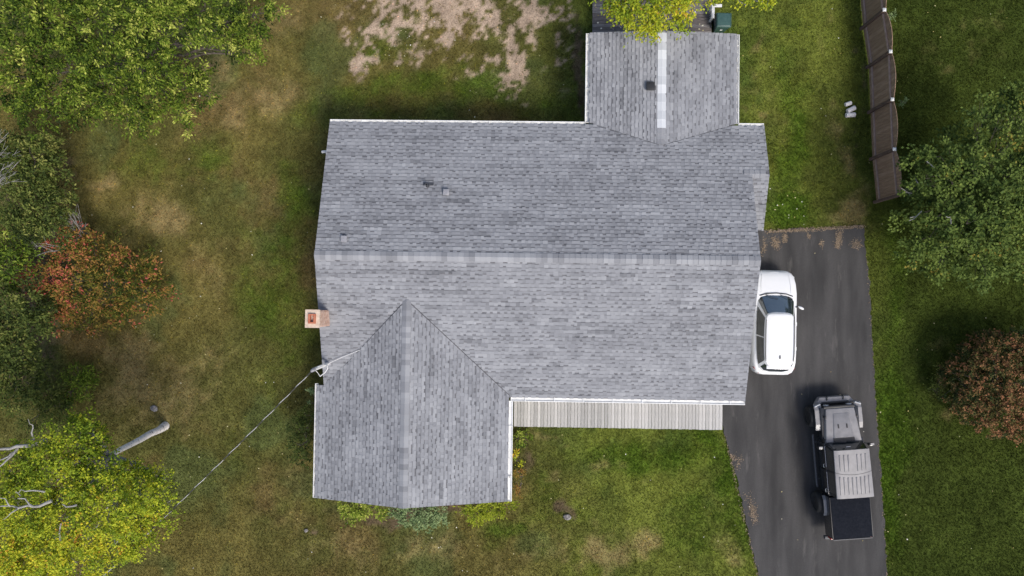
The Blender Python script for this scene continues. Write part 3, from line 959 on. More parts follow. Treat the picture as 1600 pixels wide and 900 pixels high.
box_vent(697, 300, M['grey_metal'], .115, .13, zN)
box_vent(537, 373, M['grey_metal'], .115, .10, zN)
box_vent(1017, 134, M['black_plastic'], .16, .17, zNW)
c0 = P(512, 237, 2.2)
m = MB(); xv = P(503, 237, 2.2).x; m.tube([(XW + .35, c0.y, 2.2), (xv + .1, c0.y, 2.2), (xv, c0.y, 2.16)], .055, 10)
m.build('vent_pipe', M['white_trim'], house, smooth=50)

# chimney --------------------------------------------------------------
CZ = 5.0
cc = P(488, 498, CZ)
ch = MB(); hw, hd = .22, .29
ch.box(cc.x - hw + .02, cc.x + hw - .02, cc.y - hd + .02, cc.y + hd - .02, 0, CZ - .08)
chim = ch.build('chimney', M['mortar'], house, fix=True)
bk = MB()
k = 0
z = 2.45
while z < CZ - .11:
    off = (k % 2) * .11
    for sx, sy, horiz in ((0, -1, True), (0, 1, True), (1, 0, False), (-1, 0, False)):
        half = hw if horiz else hd
        u = -half - off
        while u < half:
            a, b = max(u, -half), min(u + .2, half)
            if b - a > .03:
                pr = random.uniform(0, .006)
                if horiz:
                    y = cc.y + sy * hd
                    y0, y1 = sorted((y - sy * .03, y + sy * pr))
                    bk.box(cc.x + a + .001, cc.x + b - .001, y0, y1, z, z + .06)
                else:
                    x = cc.x + sx * hw
                    x0, x1 = sorted((x - sx * .03, x + sx * (.004 + pr)))
                    bk.box(x0, x1, cc.y + a + .032 * (a == -half), cc.y + b - .032 * (b == half), z, z + .06)
            u += .212
    z += .072; k += 1
o = bk.build('bricks', M['brick'], chim, fix=True); o['kind'] = 'stuff'
m = MB()
# crown as a ring with the flue opening
a, b, fh, fw = hw + .035, hd + .03, .155, .115
for (x0, x1, y0, y1) in ((-a, a, -b, -fh), (-a, a, fh, b), (-a, -fw, -fh, fh), (fw, a, -fh, fh)):
    m.box(cc.x + x0, cc.x + x1, cc.y + y0, cc.y + y1, CZ - .08, CZ)
m.build('chimney_crown', M['crown'], chim, fix=True)
m = MB()
a, b, fh, fw = .13, .17, .115, .058
for (x0, x1, y0, y1) in ((-a, a, -b, -fh), (-a, a, fh, b), (-a, -fw, -fh, fh), (fw, a, -fh, fh)):
    m.box(cc.x + x0, cc.x + x1, cc.y + y0, cc.y + y1, CZ - .3, CZ + .07)
m.build('flue', M['clay'], chim, fix=True)
m = MB(); m.box(cc.x - .075, cc.x + .075, cc.y - .13, cc.y + .13, CZ - .36, CZ - .31); m.build('flue_throat', M['soot_hole_black'], chim)

# service mast and overhead cable --------------------------------------
b0 = P(515, 567, 2.95); tp = P(491, 577, 4.85)
mast = empty('service_mast', (b0.x, b0.y, 2.9), 0, 'white electrical service mast standing on the west corner of the roof valley', 'mast')


def lmb(mb, name, mat, parent, smooth=50):
    """build with world coordinates under a parent that is translated"""
    mb.v = [(v[0] - parent.location.x, v[1] - parent.location.y, v[2] - parent.location.z) for v in mb.v]
    return mb.build(name, mat, parent, smooth=smooth)


m = MB(); m.tube([b0 - Vector((0, 0, .25)), tp], .062, 12); lmb(m, 'mast_pipe', M['white_trim'], mast)
m = MB(); m.tube([tp - Vector((0, 0, .06)), tp + Vector((0, 0, .04)), tp + Vector((-.03, -.03, .1)), tp + Vector((-.08, -.07, .1))], [.06, .07, .065, .04], 12); lmb(m, 'weatherhead', M['grey_metal'], mast)
m = MB(); m.lathe([(0, .12), (.03, .1), (.07, .06)], 14, 'z', (b0.x, b0.y, zS(0, b0.y) - .01)); lmb(m, 'mast_flashing', M['grey_metal'], mast)
lp = [(497, 573, 4.75), (505, 570, 4.3), (511, 571, 3.9), (512, 576, 3.6), (508, 582, 3.55), (500, 588, 3.7), (497, 583, 4.3), (493, 579, 4.6)]
m = MB(); m.tube([P(*q) for q in lp[:6]], .02, 8); lmb(m, 'drip_loop', M['cable_white'], mast)
m = MB(); m.tube([P(*q) for q in lp[5:]], .012, 8); lmb(m, 'drip_loop', M['cable_white'], mast)
g0 = b0 + Vector((0, 0, .9)); g1 = P(562, 547, 0); g1 = P(562, 547, zS(0, P(562, 547, 3.2).y) + .06)
m = MB(); m.tube([P(513, 568, 3.3), P(535, 558, 3.3), g1], .011, 6); lmb(m, 'guy_wire', M['cable_white'], mast)

pa = P(489, 578, 4.7); pb = P(160, 895, 5.6); ext = pb + (pb - pa) * .9; ext.z = 6.6
line = empty('power_line', pa, 0, 'twisted overhead power cable running from the roof mast over the west lawn', 'cable')
strands = [MB(), MB(), MB()]
L = (ext - pa).length
nseg = 420
d = (ext - pa).normalized()
sa = d.cross(Vector((0, 0, 1))).normalized(); sb_ = d.cross(sa)
for k, (ph, rad, orb) in enumerate(((0, .008, .012), (2.1, .011, .010), (4.2, .011, .010))):
    pts = []
    for i in range(nseg + 1):
        t = i / nseg
        p = pa.lerp(ext, t); p.z -= .9 * 4 * t * (1 - t)
        q = 2 * math.pi * t * L / .86 + ph
        pts.append(p + (sa * math.cos(q) + sb_ * math.sin(q)) * orb)
    strands[k].tube(pts, rad, 5)
lmb(strands[0], 'cable_strand', M['cable_white'], line)
lmb(strands[1], 'cable_strand', M['cable_black'], line)
lmb(strands[2], 'cable_strand', M['cable_black'], line)

# ================================================================== DECKS
def deck_front():
    z = .5
    x0 = P(803, 640, z).x; x1 = P(1129, 650, z).x
    ys = P(960, 669, z).y; yn = YS + .38
    dk = empty('front_deck', ((x0 + x1) / 2, (ys + yn) / 2, 0), 0, 'long narrow pale weathered wood deck along the front of the house', 'deck')
    n = 62; wd = (x1 - x0) / n
    L = yn - ys
    meshes = []
    for k in range(4):
        m = MB(); m.box(-wd / 2 + .006, wd / 2 - .006, -L / 2, L / 2, -.035, 0); meshes.append(m.mesh('deck_board', fix=True, bevel=.004))
    mats = [M['pale_wood'], M['pale_wood'], M['pale_wood_c'], M['pale_wood_b']]
    for me_, mt in zip(meshes, mats): me_.materials.append(mt)
    rr = random.Random(5)
    for i in range(n):
        w_ = [3, 2, 1.2, 1.6] if i < 32 else [3, 3, 3, .25]
        o = link('deck_board', rr.choices(meshes, w_)[0], None, dk)
        o.location = ((i + .5) * wd - (x1 - x0) / 2, rr.uniform(-.008, .008), z + rr.uniform(-.003, .003))
        o.rotation_euler = (0, 0, rr.uniform(-.002, .002) + (math.pi if rr.random() < .5 else 0))
    m = MB()
    hx, hy = (x1 - x0) / 2, L / 2
    m.box(-hx + .03, hx - .03, -hy + .02, -hy + .07, z - .24, z - .045)
    m.box(-hx + .03, -hx + .08, -hy + .07, hy, z - .24, z - .045)
    m.box(hx - .08, hx - .03, -hy + .07, hy, z - .24, z - .045)
    m.box(-hx + .08, hx - .08, hy - .5, hy - .45, z - .24, z - .045)
    m.build('deck_frame', M['pale_wood_b'], dk, fix=True)
    pm = None
    for i in range(6):
        m = MB(); m.box(-.045, .045, -.045, .045, -.1, z - .05)
        if pm is None: pm = m.mesh('deck_post', fix=True)
        o = link('deck_post', pm, M['pale_wood_b'], dk); o.location = (-hx + .2 + i * (2 * hx - .4) / 5, -hy + .13, 0)


deck_front()


def deck_back():
    z = .35
    x0 = P(926, 20, z).x; x1 = P(1112, 30, z).x
    ys = NN - .2; yn = NN + 5.0
    dk = empty('back_deck', ((x0 + x1) / 2, (ys + yn) / 2, 0), 0, 'dark stained wood deck behind the house beneath the yellow tree', 'deck')
    wd = .142; n = int((yn - ys) / wd)
    L = x1 - x0
    meshes = []
    for k in range(2):
        m = MB(); m.box(-L / 2, L / 2, -wd / 2 + .005, wd / 2 - .005, -.035, 0); meshes.append(m.mesh('deck_board', fix=True, bevel=.004))
        meshes[-1].materials.append(M['dark_wood'] if k == 0 else M['dark_wood_b'])
    rr = random.Random(6)
    for i in range(n):
        o = link('deck_board', rr.choice(meshes), None, dk)
        o.location = (rr.uniform(-.01, .01), (i + .5) * wd - (yn - ys) / 2, z + rr.uniform(-.003, .003))
        if rr.random() < .5: o.rotation_euler = (0, 0, math.pi)
    m = MB(); hx, hy = L / 2, (yn - ys) / 2
    m.box(-hx + .02, -hx + .07, -hy, hy, .05, z - .04); m.box(hx - .07, hx - .02, -hy, hy, .05, z - .04); m.box(-hx + .07, hx - .07, hy - .06, hy - .01, .05, z - .04)
    m.build('deck_frame', M['dark_wood'], dk, fix=True)
    for (sx, sy) in ((-1, -1), (-1, 1), (1, -1), (1, 1)):
        m = MB(); m.box(sx * (hx - .14) - .045, sx * (hx - .14) + .045, sy * (hy - .14) - .045, sy * (hy - .14) + .045, -.1, z - .04)
        m.build('deck_post', M['dark_wood'], dk, fix=True)


deck_back()

# white corner railing of the back deck
rc = P(1114.5, 8.5, .85)
rl = empty('deck_railing', (rc.x, rc.y, .35), 0, 'white corner of deck railing beside the green bin, mostly under yellow leaves', 'railing')
s_ = 24.5 and 1 / (F_PX / (CAM_H - 1.2))
Lx, Ly = 14 * s_, 20 * s_
box_part('top_rail', M['white_trim'], rl, -.06, Lx, -.06, .065, .45, .5)
box_part('top_rail', M['white_trim'], rl, -.06, .065, -Ly, -.062, .45, .5)
box_part('rail_post', M['white_trim'], rl, -.045, .045, -.045, .045, -.1, .45)
box_part('rail_post', M['white_trim'], rl, -.045, .045, -Ly + .02, -Ly + .11, -.1, .45)
for i in range(4):
    box_part('baluster', M['white_trim'], rl, -.015, .015, -.13 - i * .1, -.10 - i * .1, .0, .45, .004)

# ------------------------------------------------------------------ wheeled bin
bc = P(1130, 32, .9)
bin_ = empty('wheeled_bin', (bc.x, bc.y, 0), RAD(0), 'dark green wheeled bin with closed lid beside the back deck', 'bin')
m = MB()
c = []
for (z, h_, w_) in ((.08, .2, .22), (.92, .28, .29)):
    for (x, y) in ((-h_, -w_), (h_, -w_), (h_, w_), (-h_, w_)): c.append((x, y, z))
m.hexa(c); m.build('bin_body', M['green_plastic'], bin_, fix=True, bevel=.03, smooth=45)
m = MB()
c = [(-.31, -.31, .93), (.32, -.31, .93), (.32, .31, .93), (-.31, .31, .93), (-.27, -.27, 1.0), (.27, -.25, .98), (.27, .25, .98), (-.27, .27, 1.0)]
m.hexa(c); lid = m.build('bin_lid', M['green_plastic'], bin_, fix=True, bevel=.02, smooth=45)
m = MB(); m.box(-.245, -.225, -.25, .25, .99, 1.012); m.build('lid_rib', M['green_plastic'], lid, fix=True)
m = MB(); m.box(.26, .31, -.26, .26, .965, .99); m.build('lid_lip', M['green_plastic'], lid, fix=True, bevel=.01)
m = MB(); m.tube([(-.36, -.24, .96), (-.36, .24, .96)], .018, 8); m.build('bin_handle', M['black_plastic'], bin_)
for sy in (-1, 1):
    m = MB(); m.lathe([(-.03, .08), (-.03, .11), (.03, .11), (.03, .08)], 16, 'y', (-.22, sy * .27, .11)); m.build('bin_wheel', M['rubber'], bin_)
m = MB(); m.box(-.06, .04, -.298, -.285, .6, .66); m.build('bin_sticker', M['white_trim'], bin_, fix=True)

# ================================================================== FENCE
base_px = [(1333, -110), (1340, -32), (1347, 45), (1356, 106), (1358.5, 176), (1361.5, 249), (1368, 316)]
bp = [P(a, b, 0) for a, b in base_px]
fn = empty('board_fence', bp[-1], 0, 'brown board fence with scalloped tops and pale post caps right of the house', 'fence')


def floc(v):
    return Vector(v) - Vector(bp[-1])


for i, p in enumerate(bp):
    m = MB(); q = floc(p)
    x = q.x - .045
    m.box(x - .055, x + .055, q.y - .055, q.y + .055, -.1, 1.86)
    po = m.build('post', M['fence_post'], fn, fix=True, bevel=.008)
    if i < len(bp) - 1:
        m = MB(); m.box(x - .065, x + .065, q.y - .065, q.y + .065, 1.86, 1.89)
        m.hexa([(x - .06, q.y - .06, 1.89), (x + .06, q.y - .06, 1.89), (x + .06, q.y + .06, 1.89), (x - .06, q.y + .06, 1.89), (x - .02, q.y - .02, 1.93), (x + .02, q.y - .02, 1.93), (x + .02, q.y + .02, 1.93), (x - .02, q.y + .02, 1.93)])
        m.build('post_cap', M['white_trim'], po, fix=True)
rr = random.Random(9)
for i in range(len(bp) - 1):
    a, b = floc(bp[i]), floc(bp[i + 1])
    d = b - a; L = d.length; d.normalize(); nrm = Vector((-d.y, d.x, 0))
    if nrm.x < 0: nrm = -nrm
    n = 13
    for k in range(n):
        t0, t1 = k / n, (k + 1) / n
        h0 = 1.80 + .24 * math.sin(math.pi * t0) ** .8; h1 = 1.80 + .24 * math.sin(math.pi * t1) ** .8
        off = .02 + rr.uniform(0, .006)
        q0, q1 = a + d * (t0 * L + .004) + nrm * off, a + d * (t1 * L - .004) + nrm * off
        m = MB()
        zb = .05
        m.hexa([q0 + Vector((0, 0, zb)), q1 + Vector((0, 0, zb)), q1 + nrm * .02 + Vector((0, 0, zb)), q0 + nrm * .02 + Vector((0, 0, zb)),
                q0 + Vector((0, 0, h0)), q1 + Vector((0, 0, h1)), q1 + nrm * .02 + Vector((0, 0, h1)), q0 + nrm * .02 + Vector((0, 0, h0))])
        m.build('fence_board', rr.choice((M['fence'], M['fence'], M['fence_b'])), fn, fix=True)
    for z in (.3, 1.62):
        m = MB()
        q0, q1 = a + d * .07, b - d * .07
        m.hexa([q0 - nrm * .03 + Vector((0, 0, z)), q1 - nrm * .03 + Vector((0, 0, z)), q1 + nrm * .015 + Vector((0, 0, z)), q0 + nrm * .015 + Vector((0, 0, z)),
                q0 - nrm * .03 + Vector((0, 0, z + .075)), q1 - nrm * .03 + Vector((0, 0, z + .075)), q1 + nrm * .015 + Vector((0, 0, z + .075)), q0 + nrm * .015 + Vector((0, 0, z + .075))])
        m.build('rail', M['fence_rail'], fn, fix=True)

# ------------------------------------------------------------------ logs and rocks
for (px, py, ln, r, ang, lb) in ((1329, 179.5, .38, .10, RAD(4), 'short pale cut log, nearest of the three to the driveway, by the fence'), (1330, 171, .36, .10, RAD(28), 'short pale cut log, middle of the three lying by the fence'), (1325.5, 162, .26, .085, RAD(20), 'short pale cut log with dark bark, farthest of the three from the driveway')):
    c = P(px, py, .1)
    lg = empty('log', (c.x, c.y, .09), ang, lb, 'log', 'cut logs lying on the grass by the fence')
    m = MB(); m.lathe([(-ln / 2, r * .9), (-ln / 2 + .02, r), (0, r * .96), (ln / 2 - .02, r), (ln / 2, r * .92)], 14, 'x'); m.build('bark', M['birch_bark'], lg, smooth=40)
    m = MB(); m.lathe([(ln / 2 - .005, r * .8), (ln / 2 + .006, r * .78)], 14, 'x'); m.build('cut_end', M['log_end'], lg)


def rock(name, px, py, r, label, cat, seed, mat='rock'):
    c = P(px, py, r * .3)
    bm = bmesh.new(); bmesh.ops.create_icosphere(bm, subdivisions=3, radius=r)
    rr = random.Random(seed); o1 = rr.uniform(0, 50)
    for v in bm.verts:
        n = float(fbm(np.array([v.co.x / r * 1.3 + o1]), np.array([v.co.y / r * 1.3 + v.co.z / r]), 1.0, 1)[0])
        n2_ = float(fbm(np.array([v.co.y / r * 2.6 + o1]), np.array([v.co.x / r * 2.6 - v.co.z / r * 2]), 1.0, 4)[0])
        v.co *= .35 + .9 * n + .5 * n2_
        v.co.x *= 1.2; v.co.z *= .5
    me = bpy.data.meshes.new(name); bm.to_mesh(me); bm.free()
    o = link(name, me, M[mat]); o.location = c; tag(o, label, cat)


rock('rock', 241, 638, .12, 'small pale grey rock on the dry grass near the birch trunk', 'rock', 1)
rock('rock', 886, 808, .12, 'grey rock set in bare earth in the front lawn', 'rock', 2)
rock('rock', 478, 829, .07, 'small pinkish rock in the grass below the southwest corner of the house', 'rock', 3)


# ================================================================== VEHICLES
def shell(outline, levels, crown=.03, m=8, cap=True):
    """outline: (y, half width) front to rear. levels: (width factor, length factor, z function of y). Returns an MB of the closed skin"""
    mb = MB()
    n = len(outline)
    rings = []
    for (wf, lf, zf) in levels:
        ring = [(hw_ * wf, y * lf, zf(y)) for (y, hw_) in outline] + [(-hw_ * wf, y * lf, zf(y)) for (y, hw_) in reversed(outline)]
        rings.append(ring)
    vs2 = [p for r in rings for p in r]
    N = 2 * n
    fs2 = []
    for i in range(len(rings) - 1):
        for k in range(N):
            k2 = (k + 1) % N
            fs2.append((i * N + k, i * N + k2, (i + 1) * N + k2, (i + 1) * N + k))
    mb.add(vs2, fs2)
    if cap:
        top = rings[-1]
        vs2 = []; fs2 = []
        for i in range(n):
            p, q = top[i], top[N - 1 - i]
            c_ = 0 if i in (0, n - 1) else crown
            for j in range(m + 1):
                t = j / m; s = 2 * t - 1
                vs2.append((p[0] + (q[0] - p[0]) * t, p[1], p[2] + c_ * (1 - s * s)))
        for i in range(n - 1):
            for j in range(m):
                a = i * (m + 1) + j
                fs2.append((a, a + 1, a + m + 2, a + m + 1))
        mb.add(vs2, fs2)
        mb.add([p for p in rings[0]], [tuple(range(N))])
    return mb


def weld(mb):
    me = mb.mesh('tmp')
    bm = bmesh.new(); bm.from_mesh(me); bpy.data.meshes.remove(me)
    bmesh.ops.remove_doubles(bm, verts=bm.verts, dist=.0005)
    bmesh.ops.recalc_face_normals(bm, faces=bm.faces)
    return bm


def shell_obj(name, mb, mat, parent, smooth=35, subsurf=0):
    bm = weld(mb)
    if subsurf:
        bmesh.ops.subdivide_edges(bm, edges=bm.edges, cuts=1, use_grid_fill=True, smooth=.0)
    me = bpy.data.meshes.new(name); bm.to_mesh(me); bm.free()
    me.polygons.foreach_set('use_smooth', [True] * len(me.polygons)); me.set_sharp_from_angle(angle=RAD(smooth))
    return link(name, me, mat, parent)


def patch(seq, h0, h1, e0=0.0, e1=0.0, off=.008, rows=4, centre=(0, 0, .9)):
    """glass panel over a list of (low point, high point) columns; e0, e1 trim the end columns"""
    seq = [(Vector(a), Vector(b)) for a, b in seq]
    if e0: seq[0] = (seq[0][0].lerp(seq[1][0], e0), seq[0][1].lerp(seq[1][1], e0))
    if e1: seq[-1] = (seq[-1][0].lerp(seq[-2][0], e1), seq[-1][1].lerp(seq[-2][1], e1))
    pts = []
    n = len(seq)
    for i, (a, b) in enumerate(seq):
        tg = seq[min(i + 1, n - 1)][0] - seq[max(i - 1, 0)][0]
        nr = tg.cross(b - a).normalized()
        mid = (a + b) / 2
        if nr.dot(mid - Vector(centre)) < 0: nr = -nr
        for r in range(rows):
            t = h0 + (h1 - h0) * r / (rows - 1)
            pts.append(a.lerp(b, t) + nr * off)
    fs2 = []
    for i in range(n - 1):
        for r in range(rows - 1):
            fs2.append((i * rows + r, (i + 1) * rows + r, (i + 1) * rows + r + 1, i * rows + r + 1))
    m = MB(); m.add(pts, fs2)
    # rim so the panel has thickness
    back = [p - (p - Vector(centre)).normalized() * (off + .01) for p in pts]
    k = len(pts)
    edge = [i * rows for i in range(n)] + [(n - 1) * rows + r for r in range(1, rows)] + [i * rows + rows - 1 for i in range(n - 2, -1, -1)] + [r for r in range(rows - 2, 0, -1)]
    rim = [pts[e] for e in edge] + [back[e] for e in edge]
    L_ = len(edge)
    m.add(rim, [(i, (i + 1) % L_, L_ + (i + 1) % L_, L_ + i) for i in range(L_)])
    return m


def wheel(parent, x, y, r, wd, side, rim_mat, spokes=5):
    """tyre + rim; side = +1 outer face towards +x"""
    t = MB()
    prof = [(-wd / 2, r * .66), (-wd / 2, r * .88), (-wd * .38, r * .98), (-wd * .2, r), (wd * .2, r), (wd * .38, r * .98), (wd / 2, r * .88), (wd / 2, r * .66)]
    t.lathe(prof, 28, 'x', ring=True)
    wo = t.build('wheel', M['rubber'], parent, smooth=40, fix=True)
    wo.location = (x, y, r)
    m = MB()
    m.lathe([(-wd * .4, r * .665), (wd * .30 * side, r * .665), (wd * .30 * side, r * .6), (wd * .2 * side, r * .56)], 24, 'x')
    for k in range(spokes):
        a = 2 * math.pi * k / spokes
        ca, sa2 = math.cos(a), math.sin(a)
        w_ = r * .09
        c = []
        for xx in (wd * .2 * side, wd * .36 * side):
            for (rad_, ww) in ((r * .08, -w_), (r * .62, -w_ * .7), (r * .62, w_ * .7), (r * .08, w_)):
                c.append((xx, rad_ * ca - ww * sa2, rad_ * sa2 + ww * ca))
        m.hexa(c)
    m.lathe([(wd * .15 * side, r * .16), (wd * .4 * side, r * .14)], 14, 'x')
    m.build('rim', rim_mat, wo, smooth=40, fix=True)
    return wo


def interp(pts):
    xs = [p[0] for p in pts]; ys = [p[1] for p in pts]
    o = np.argsort(xs); xs = np.array(xs)[o]; ys = np.array(ys)[o]
    return lambda v: float(np.interp(v, xs, ys))


# ---- white compact SUV
ca_ = P(1218.0, 494, 1.5); cb_ = P(1216.6, 572, 1.5)
hd_ = (ca_ - cb_)
rz = math.atan2(-hd_.x, hd_.y)
fwd = hd_.normalized()
mid = ca_ - fwd * .27
suv = empty('parked_car', (mid.x, mid.y, .035), rz, 'white compact SUV with black roof rails parked against the house', 'car')
ol = [(2.14, .42), (2.12, .56), (2.03, .70), (1.88, .80), (1.6, .86), (1.2, .885), (.6, .89), (0, .89), (-.6, .89), (-1.2, .89), (-1.6, .87), (-1.85, .82), (-2.02, .73), (-2.10, .58), (-2.12, .40)]
top = interp([(2.14, .80), (2.0, .90), (1.6, .98), (1.1, 1.05), (.4, 1.04), (-1.0, 1.06), (-1.8, 1.08), (-2.12, 1.02)])
lv = [(.90, .97, lambda y: .24), (.97, .99, lambda y: .36), (1.0, 1.0, lambda y: .60), (1.0, 1.0, lambda y: top(y) - .22), (.985, .995, lambda y: top(y) - .09), (.95, .985, lambda y: top(y) - .025), (.91, .975, lambda y: top(y))]
shell_obj('body', shell(ol, lv, .035, 10), M['white_paint'], suv, 30)
bl = [(1.17, .18), (1.14, .40), (1.05, .62), (.88, .735), (.5, .785), (0, .80), (-.5, .80), (-1.0, .79), (-1.5, .75), (-1.82, .68), (-1.98, .52), (-2.04, .25)]
tl = [(.40, .16), (.38, .34), (.33, .48), (.24, .54), (.05, .565), (-.25, .58), (-.6, .585), (-.95, .58), (-1.3, .57), (-1.58, .54), (-1.72, .43), (-1.76, .22)]
zb_ = lambda y: top(y) - .02
low = [(hw_, y, zb_(y)) for y, hw_ in bl]; high = [(hw_, y, 1.50) for y, hw_ in tl]
g = MB()
n = len(bl)
ringL = low + [(-x, y, z) for x, y, z in reversed(low)]
ringH = high + [(-x, y, z) for x, y, z in reversed(high)]
ringR = [(x * .95, y * .985 + -.01, 1.545) for x, y, z in high]; ringR = ringR + [(-x, y, z) for x, y, z in reversed(ringR)]
N2 = 2 * n
g.add(ringL + ringH + ringR, [(i * N2 + k, i * N2 + (k + 1) % N2, (i + 1) * N2 + (k + 1) % N2, (i + 1) * N2 + k) for i in range(2) for k in range(N2)])
vs2 = []; fs2 = []
mseg = 8
for i in range(n):
    x, y, z = ringR[i]
    for j in range(mseg + 1):
        s = 2 * j / mseg - 1
        vs2.append((-x * s, y, z + (.045 * (1 - s * s) * min(1, min(i, n - 1 - i) / 2))))
for i in range(n - 1):
    for j in range(mseg):
        a = i * (mseg + 1) + j
        fs2.append((a, a + 1, a + mseg + 2, a + mseg + 1))
g.add(vs2, fs2)
shell_obj('roof', g, M['white_paint'], suv, 32)
R_ = list(zip(low, high)); Lf = [((-a[0], a[1], a[2]), (-b[0], b[1], b[2])) for a, b in R_]
patch(Lf[3:0:-1] + Lf[0:1] + R_[0:4], .05, .97, .12, .12).build('windshield', M['screen_glass'], suv, smooth=60, fix=True)
patch(R_[11:7:-1][::-1][1:] + Lf[11:8:-1], .30, .88, .1, .1).build('rear_window', M['screen_glass'], suv, smooth=60, fix=True)
for sd_ in (R_, Lf):
    patch(sd_[3:7], .12, .93, .45, .06).build('side_window', M['glass'], suv, smooth=60, fix=True)
    patch(sd_[6:10], .14, .93, .06, .35).build('side_window', M['glass'], suv, smooth=60, fix=True)
for sx in (-1, 1):
    m = MB(); pts = [(sx * .545, .12, 1.555), (sx * .558, .05, 1.585), (sx * .565, -.5, 1.592), (sx * .56, -1.2, 1.585), (sx * .545, -1.45, 1.575), (sx * .54, -1.5, 1.555)]
    m.tube(pts, .016, 6); m.build('roof_rail', M['black_plastic'], suv, smooth=50)
    # mirror
    bm = bmesh.new(); bmesh.ops.create_uvsphere(bm, u_segments=14, v_segments=8, radius=1)
    for v in bm.verts:
        v.co = Vector((sx * 1.0 + v.co.x * .12, .62 + v.co.y * .06 - abs(v.co.x) * 0 - sx * v.co.x * .05, 1.08 + v.co.z * .075))
    me = bpy.data.meshes.new('mirror'); bm.to_mesh(me); bm.free(); me.polygons.foreach_set('use_smooth', [True] * len(me.polygons))
    mo = link('mirror', me, M['white_paint'], suv)
    m = MB(); m.tube([(sx * .80, .66, 1.05), (sx * .93, .63, 1.06)], .03, 8); m.build('mirror_arm', M['black_plastic'], mo)
    # lights
    m = MB(); m.hexa([(sx * .50, 2.085, .66), (sx * .80, 1.86, .70), (sx * .78, 1.80, .70), (sx * .48, 2.02, .66), (sx * .50, 2.105, .80), (sx * .805, 1.875, .86), (sx * .775, 1.80, .90), (sx * .48, 2.01, .84)])
    m.build('headlight', M['clear_lens'], suv, fix=True, bevel=.01, smooth=40)
    m = MB(); m.hexa([(sx * .62, -2.03, .72), (sx * .835, -1.80, .74), (sx * .80, -1.76, .74), (sx * .6, -1.98, .72), (sx * .62, -2.075, .98), (sx * .835, -1.83, 1.0), (sx * .78, -1.77, 1.02), (sx * .58, -2.0, 1.0)])
    m.build('tail_light', M['red_lens'], suv, fix=True, bevel=.01, smooth=40)
    for y in (1.32, -1.32):
        wheel(suv, sx * .80, y, .335, .21, sx, M['alloy'])
        m = MB()   # arch lip
        pts = [(sx * .893, y + .39 * math.cos(a), .335 + .39 * math.sin(a)) for a in np.linspace(0, math.pi, 15)]
        m.tube(pts, .03, 6); m.build('wheel_arch', M['black_plastic'], suv, smooth=50)
    for y in (.05, -.95):
        m = MB(); m.tube([(sx * .893, y, .88), (sx * .915, y - .03, .88), (sx * .915, y - .15, .88), (sx * .893, y - .18, .88)], .013, 6); m.build('door_handle', M['white_paint'], suv, smooth=50)
    m = MB(); m.box(min(sx * .86, sx * .905), max(sx * .86, sx * .905), -.95, .95, .26, .36); m.build('sill_trim', M['black_plastic'], suv, fix=True, bevel=.01)
    # hood crease, as a narrow raised fold
    m = MB(); m.tube([(sx * .60, 1.2, top(1.2) + .018), (sx * .585, 1.6, top(1.6) + .016), (sx * .54, 1.95, top(1.95) + .012)], [.008, .012, .006], 6); m.build('hood_crease', M['white_paint'], suv, smooth=60)
m = MB(); m.tube([(-.66, 1.08, 1.065), (-.4, 1.165, 1.085), (0, 1.195, 1.09), (.4, 1.165, 1.085), (.66, 1.08, 1.065)], .022, 6); m.build('cowl', M['black_plastic'], suv, smooth=60)
for x0 in (-.45, .15):
    m = MB(); m.tube([(x0, 1.13, 1.10), (x0 + .25, 1.02, 1.17), (x0 + .48, .97, 1.19)], .010, 6); m.build('wiper', M['black_plastic'], suv)
m = MB(); m.hexa([(-.022, -1.42, 1.58), (.022, -1.42, 1.58), (.022, -1.26, 1.58), (-.022, -1.26, 1.58), (-.006, -1.42, 1.66), (.006, -1.42, 1.66), (.006, -1.36, 1.65), (-.006, -1.36, 1.65)]); m.build('antenna', M['black_plastic'], suv, fix=True)
m = MB(); m.box(-.42, .42, 2.09, 2.125, .42, .62); m.build('grille', M['black_plastic'], suv, fix=True, bevel=.01)
m = MB(); m.box(-.5, .5, -2.115, -2.08, .34, .5); m.build('rear_bumper_trim', M['black_plastic'], suv, fix=True, bevel=.01)
m = MB(); m.box(-.26, .26, -2.122, -2.09, .66, .78); m.build('number_plate', M['white_trim'], suv, fix=True)
m = MB(); m.box(-.5, .5, -1.83, -1.70, 1.52, 1.545); m.build('spoiler', M['white_paint'], suv, fix=True, bevel=.01, smooth=40)

# ---- pickup truck
ta = P(1330.6, 703.5, 1.85); tb_ = P(1336.8, 775, 1.85)
hd_ = (ta - tb_); fwd = hd_.normalized()
rz = math.atan2(-hd_.x, hd_.y)
mid = ta - fwd * .60
trk = empty('pickup_truck', (mid.x, mid.y, .035), rz, 'black pickup truck with silver hood and hardtop and covered bed', 'truck')
BP, SP = M['black_paint'], M['silver_paint']
# tub: cab sides
box_part('body', BP, trk, -.76, .76, -1.30, .95, .48, 1.22, .03)
box_part('chassis', M['black_plastic'], trk, -.5, .5, -2.95, 2.35, .34, .5, .02)
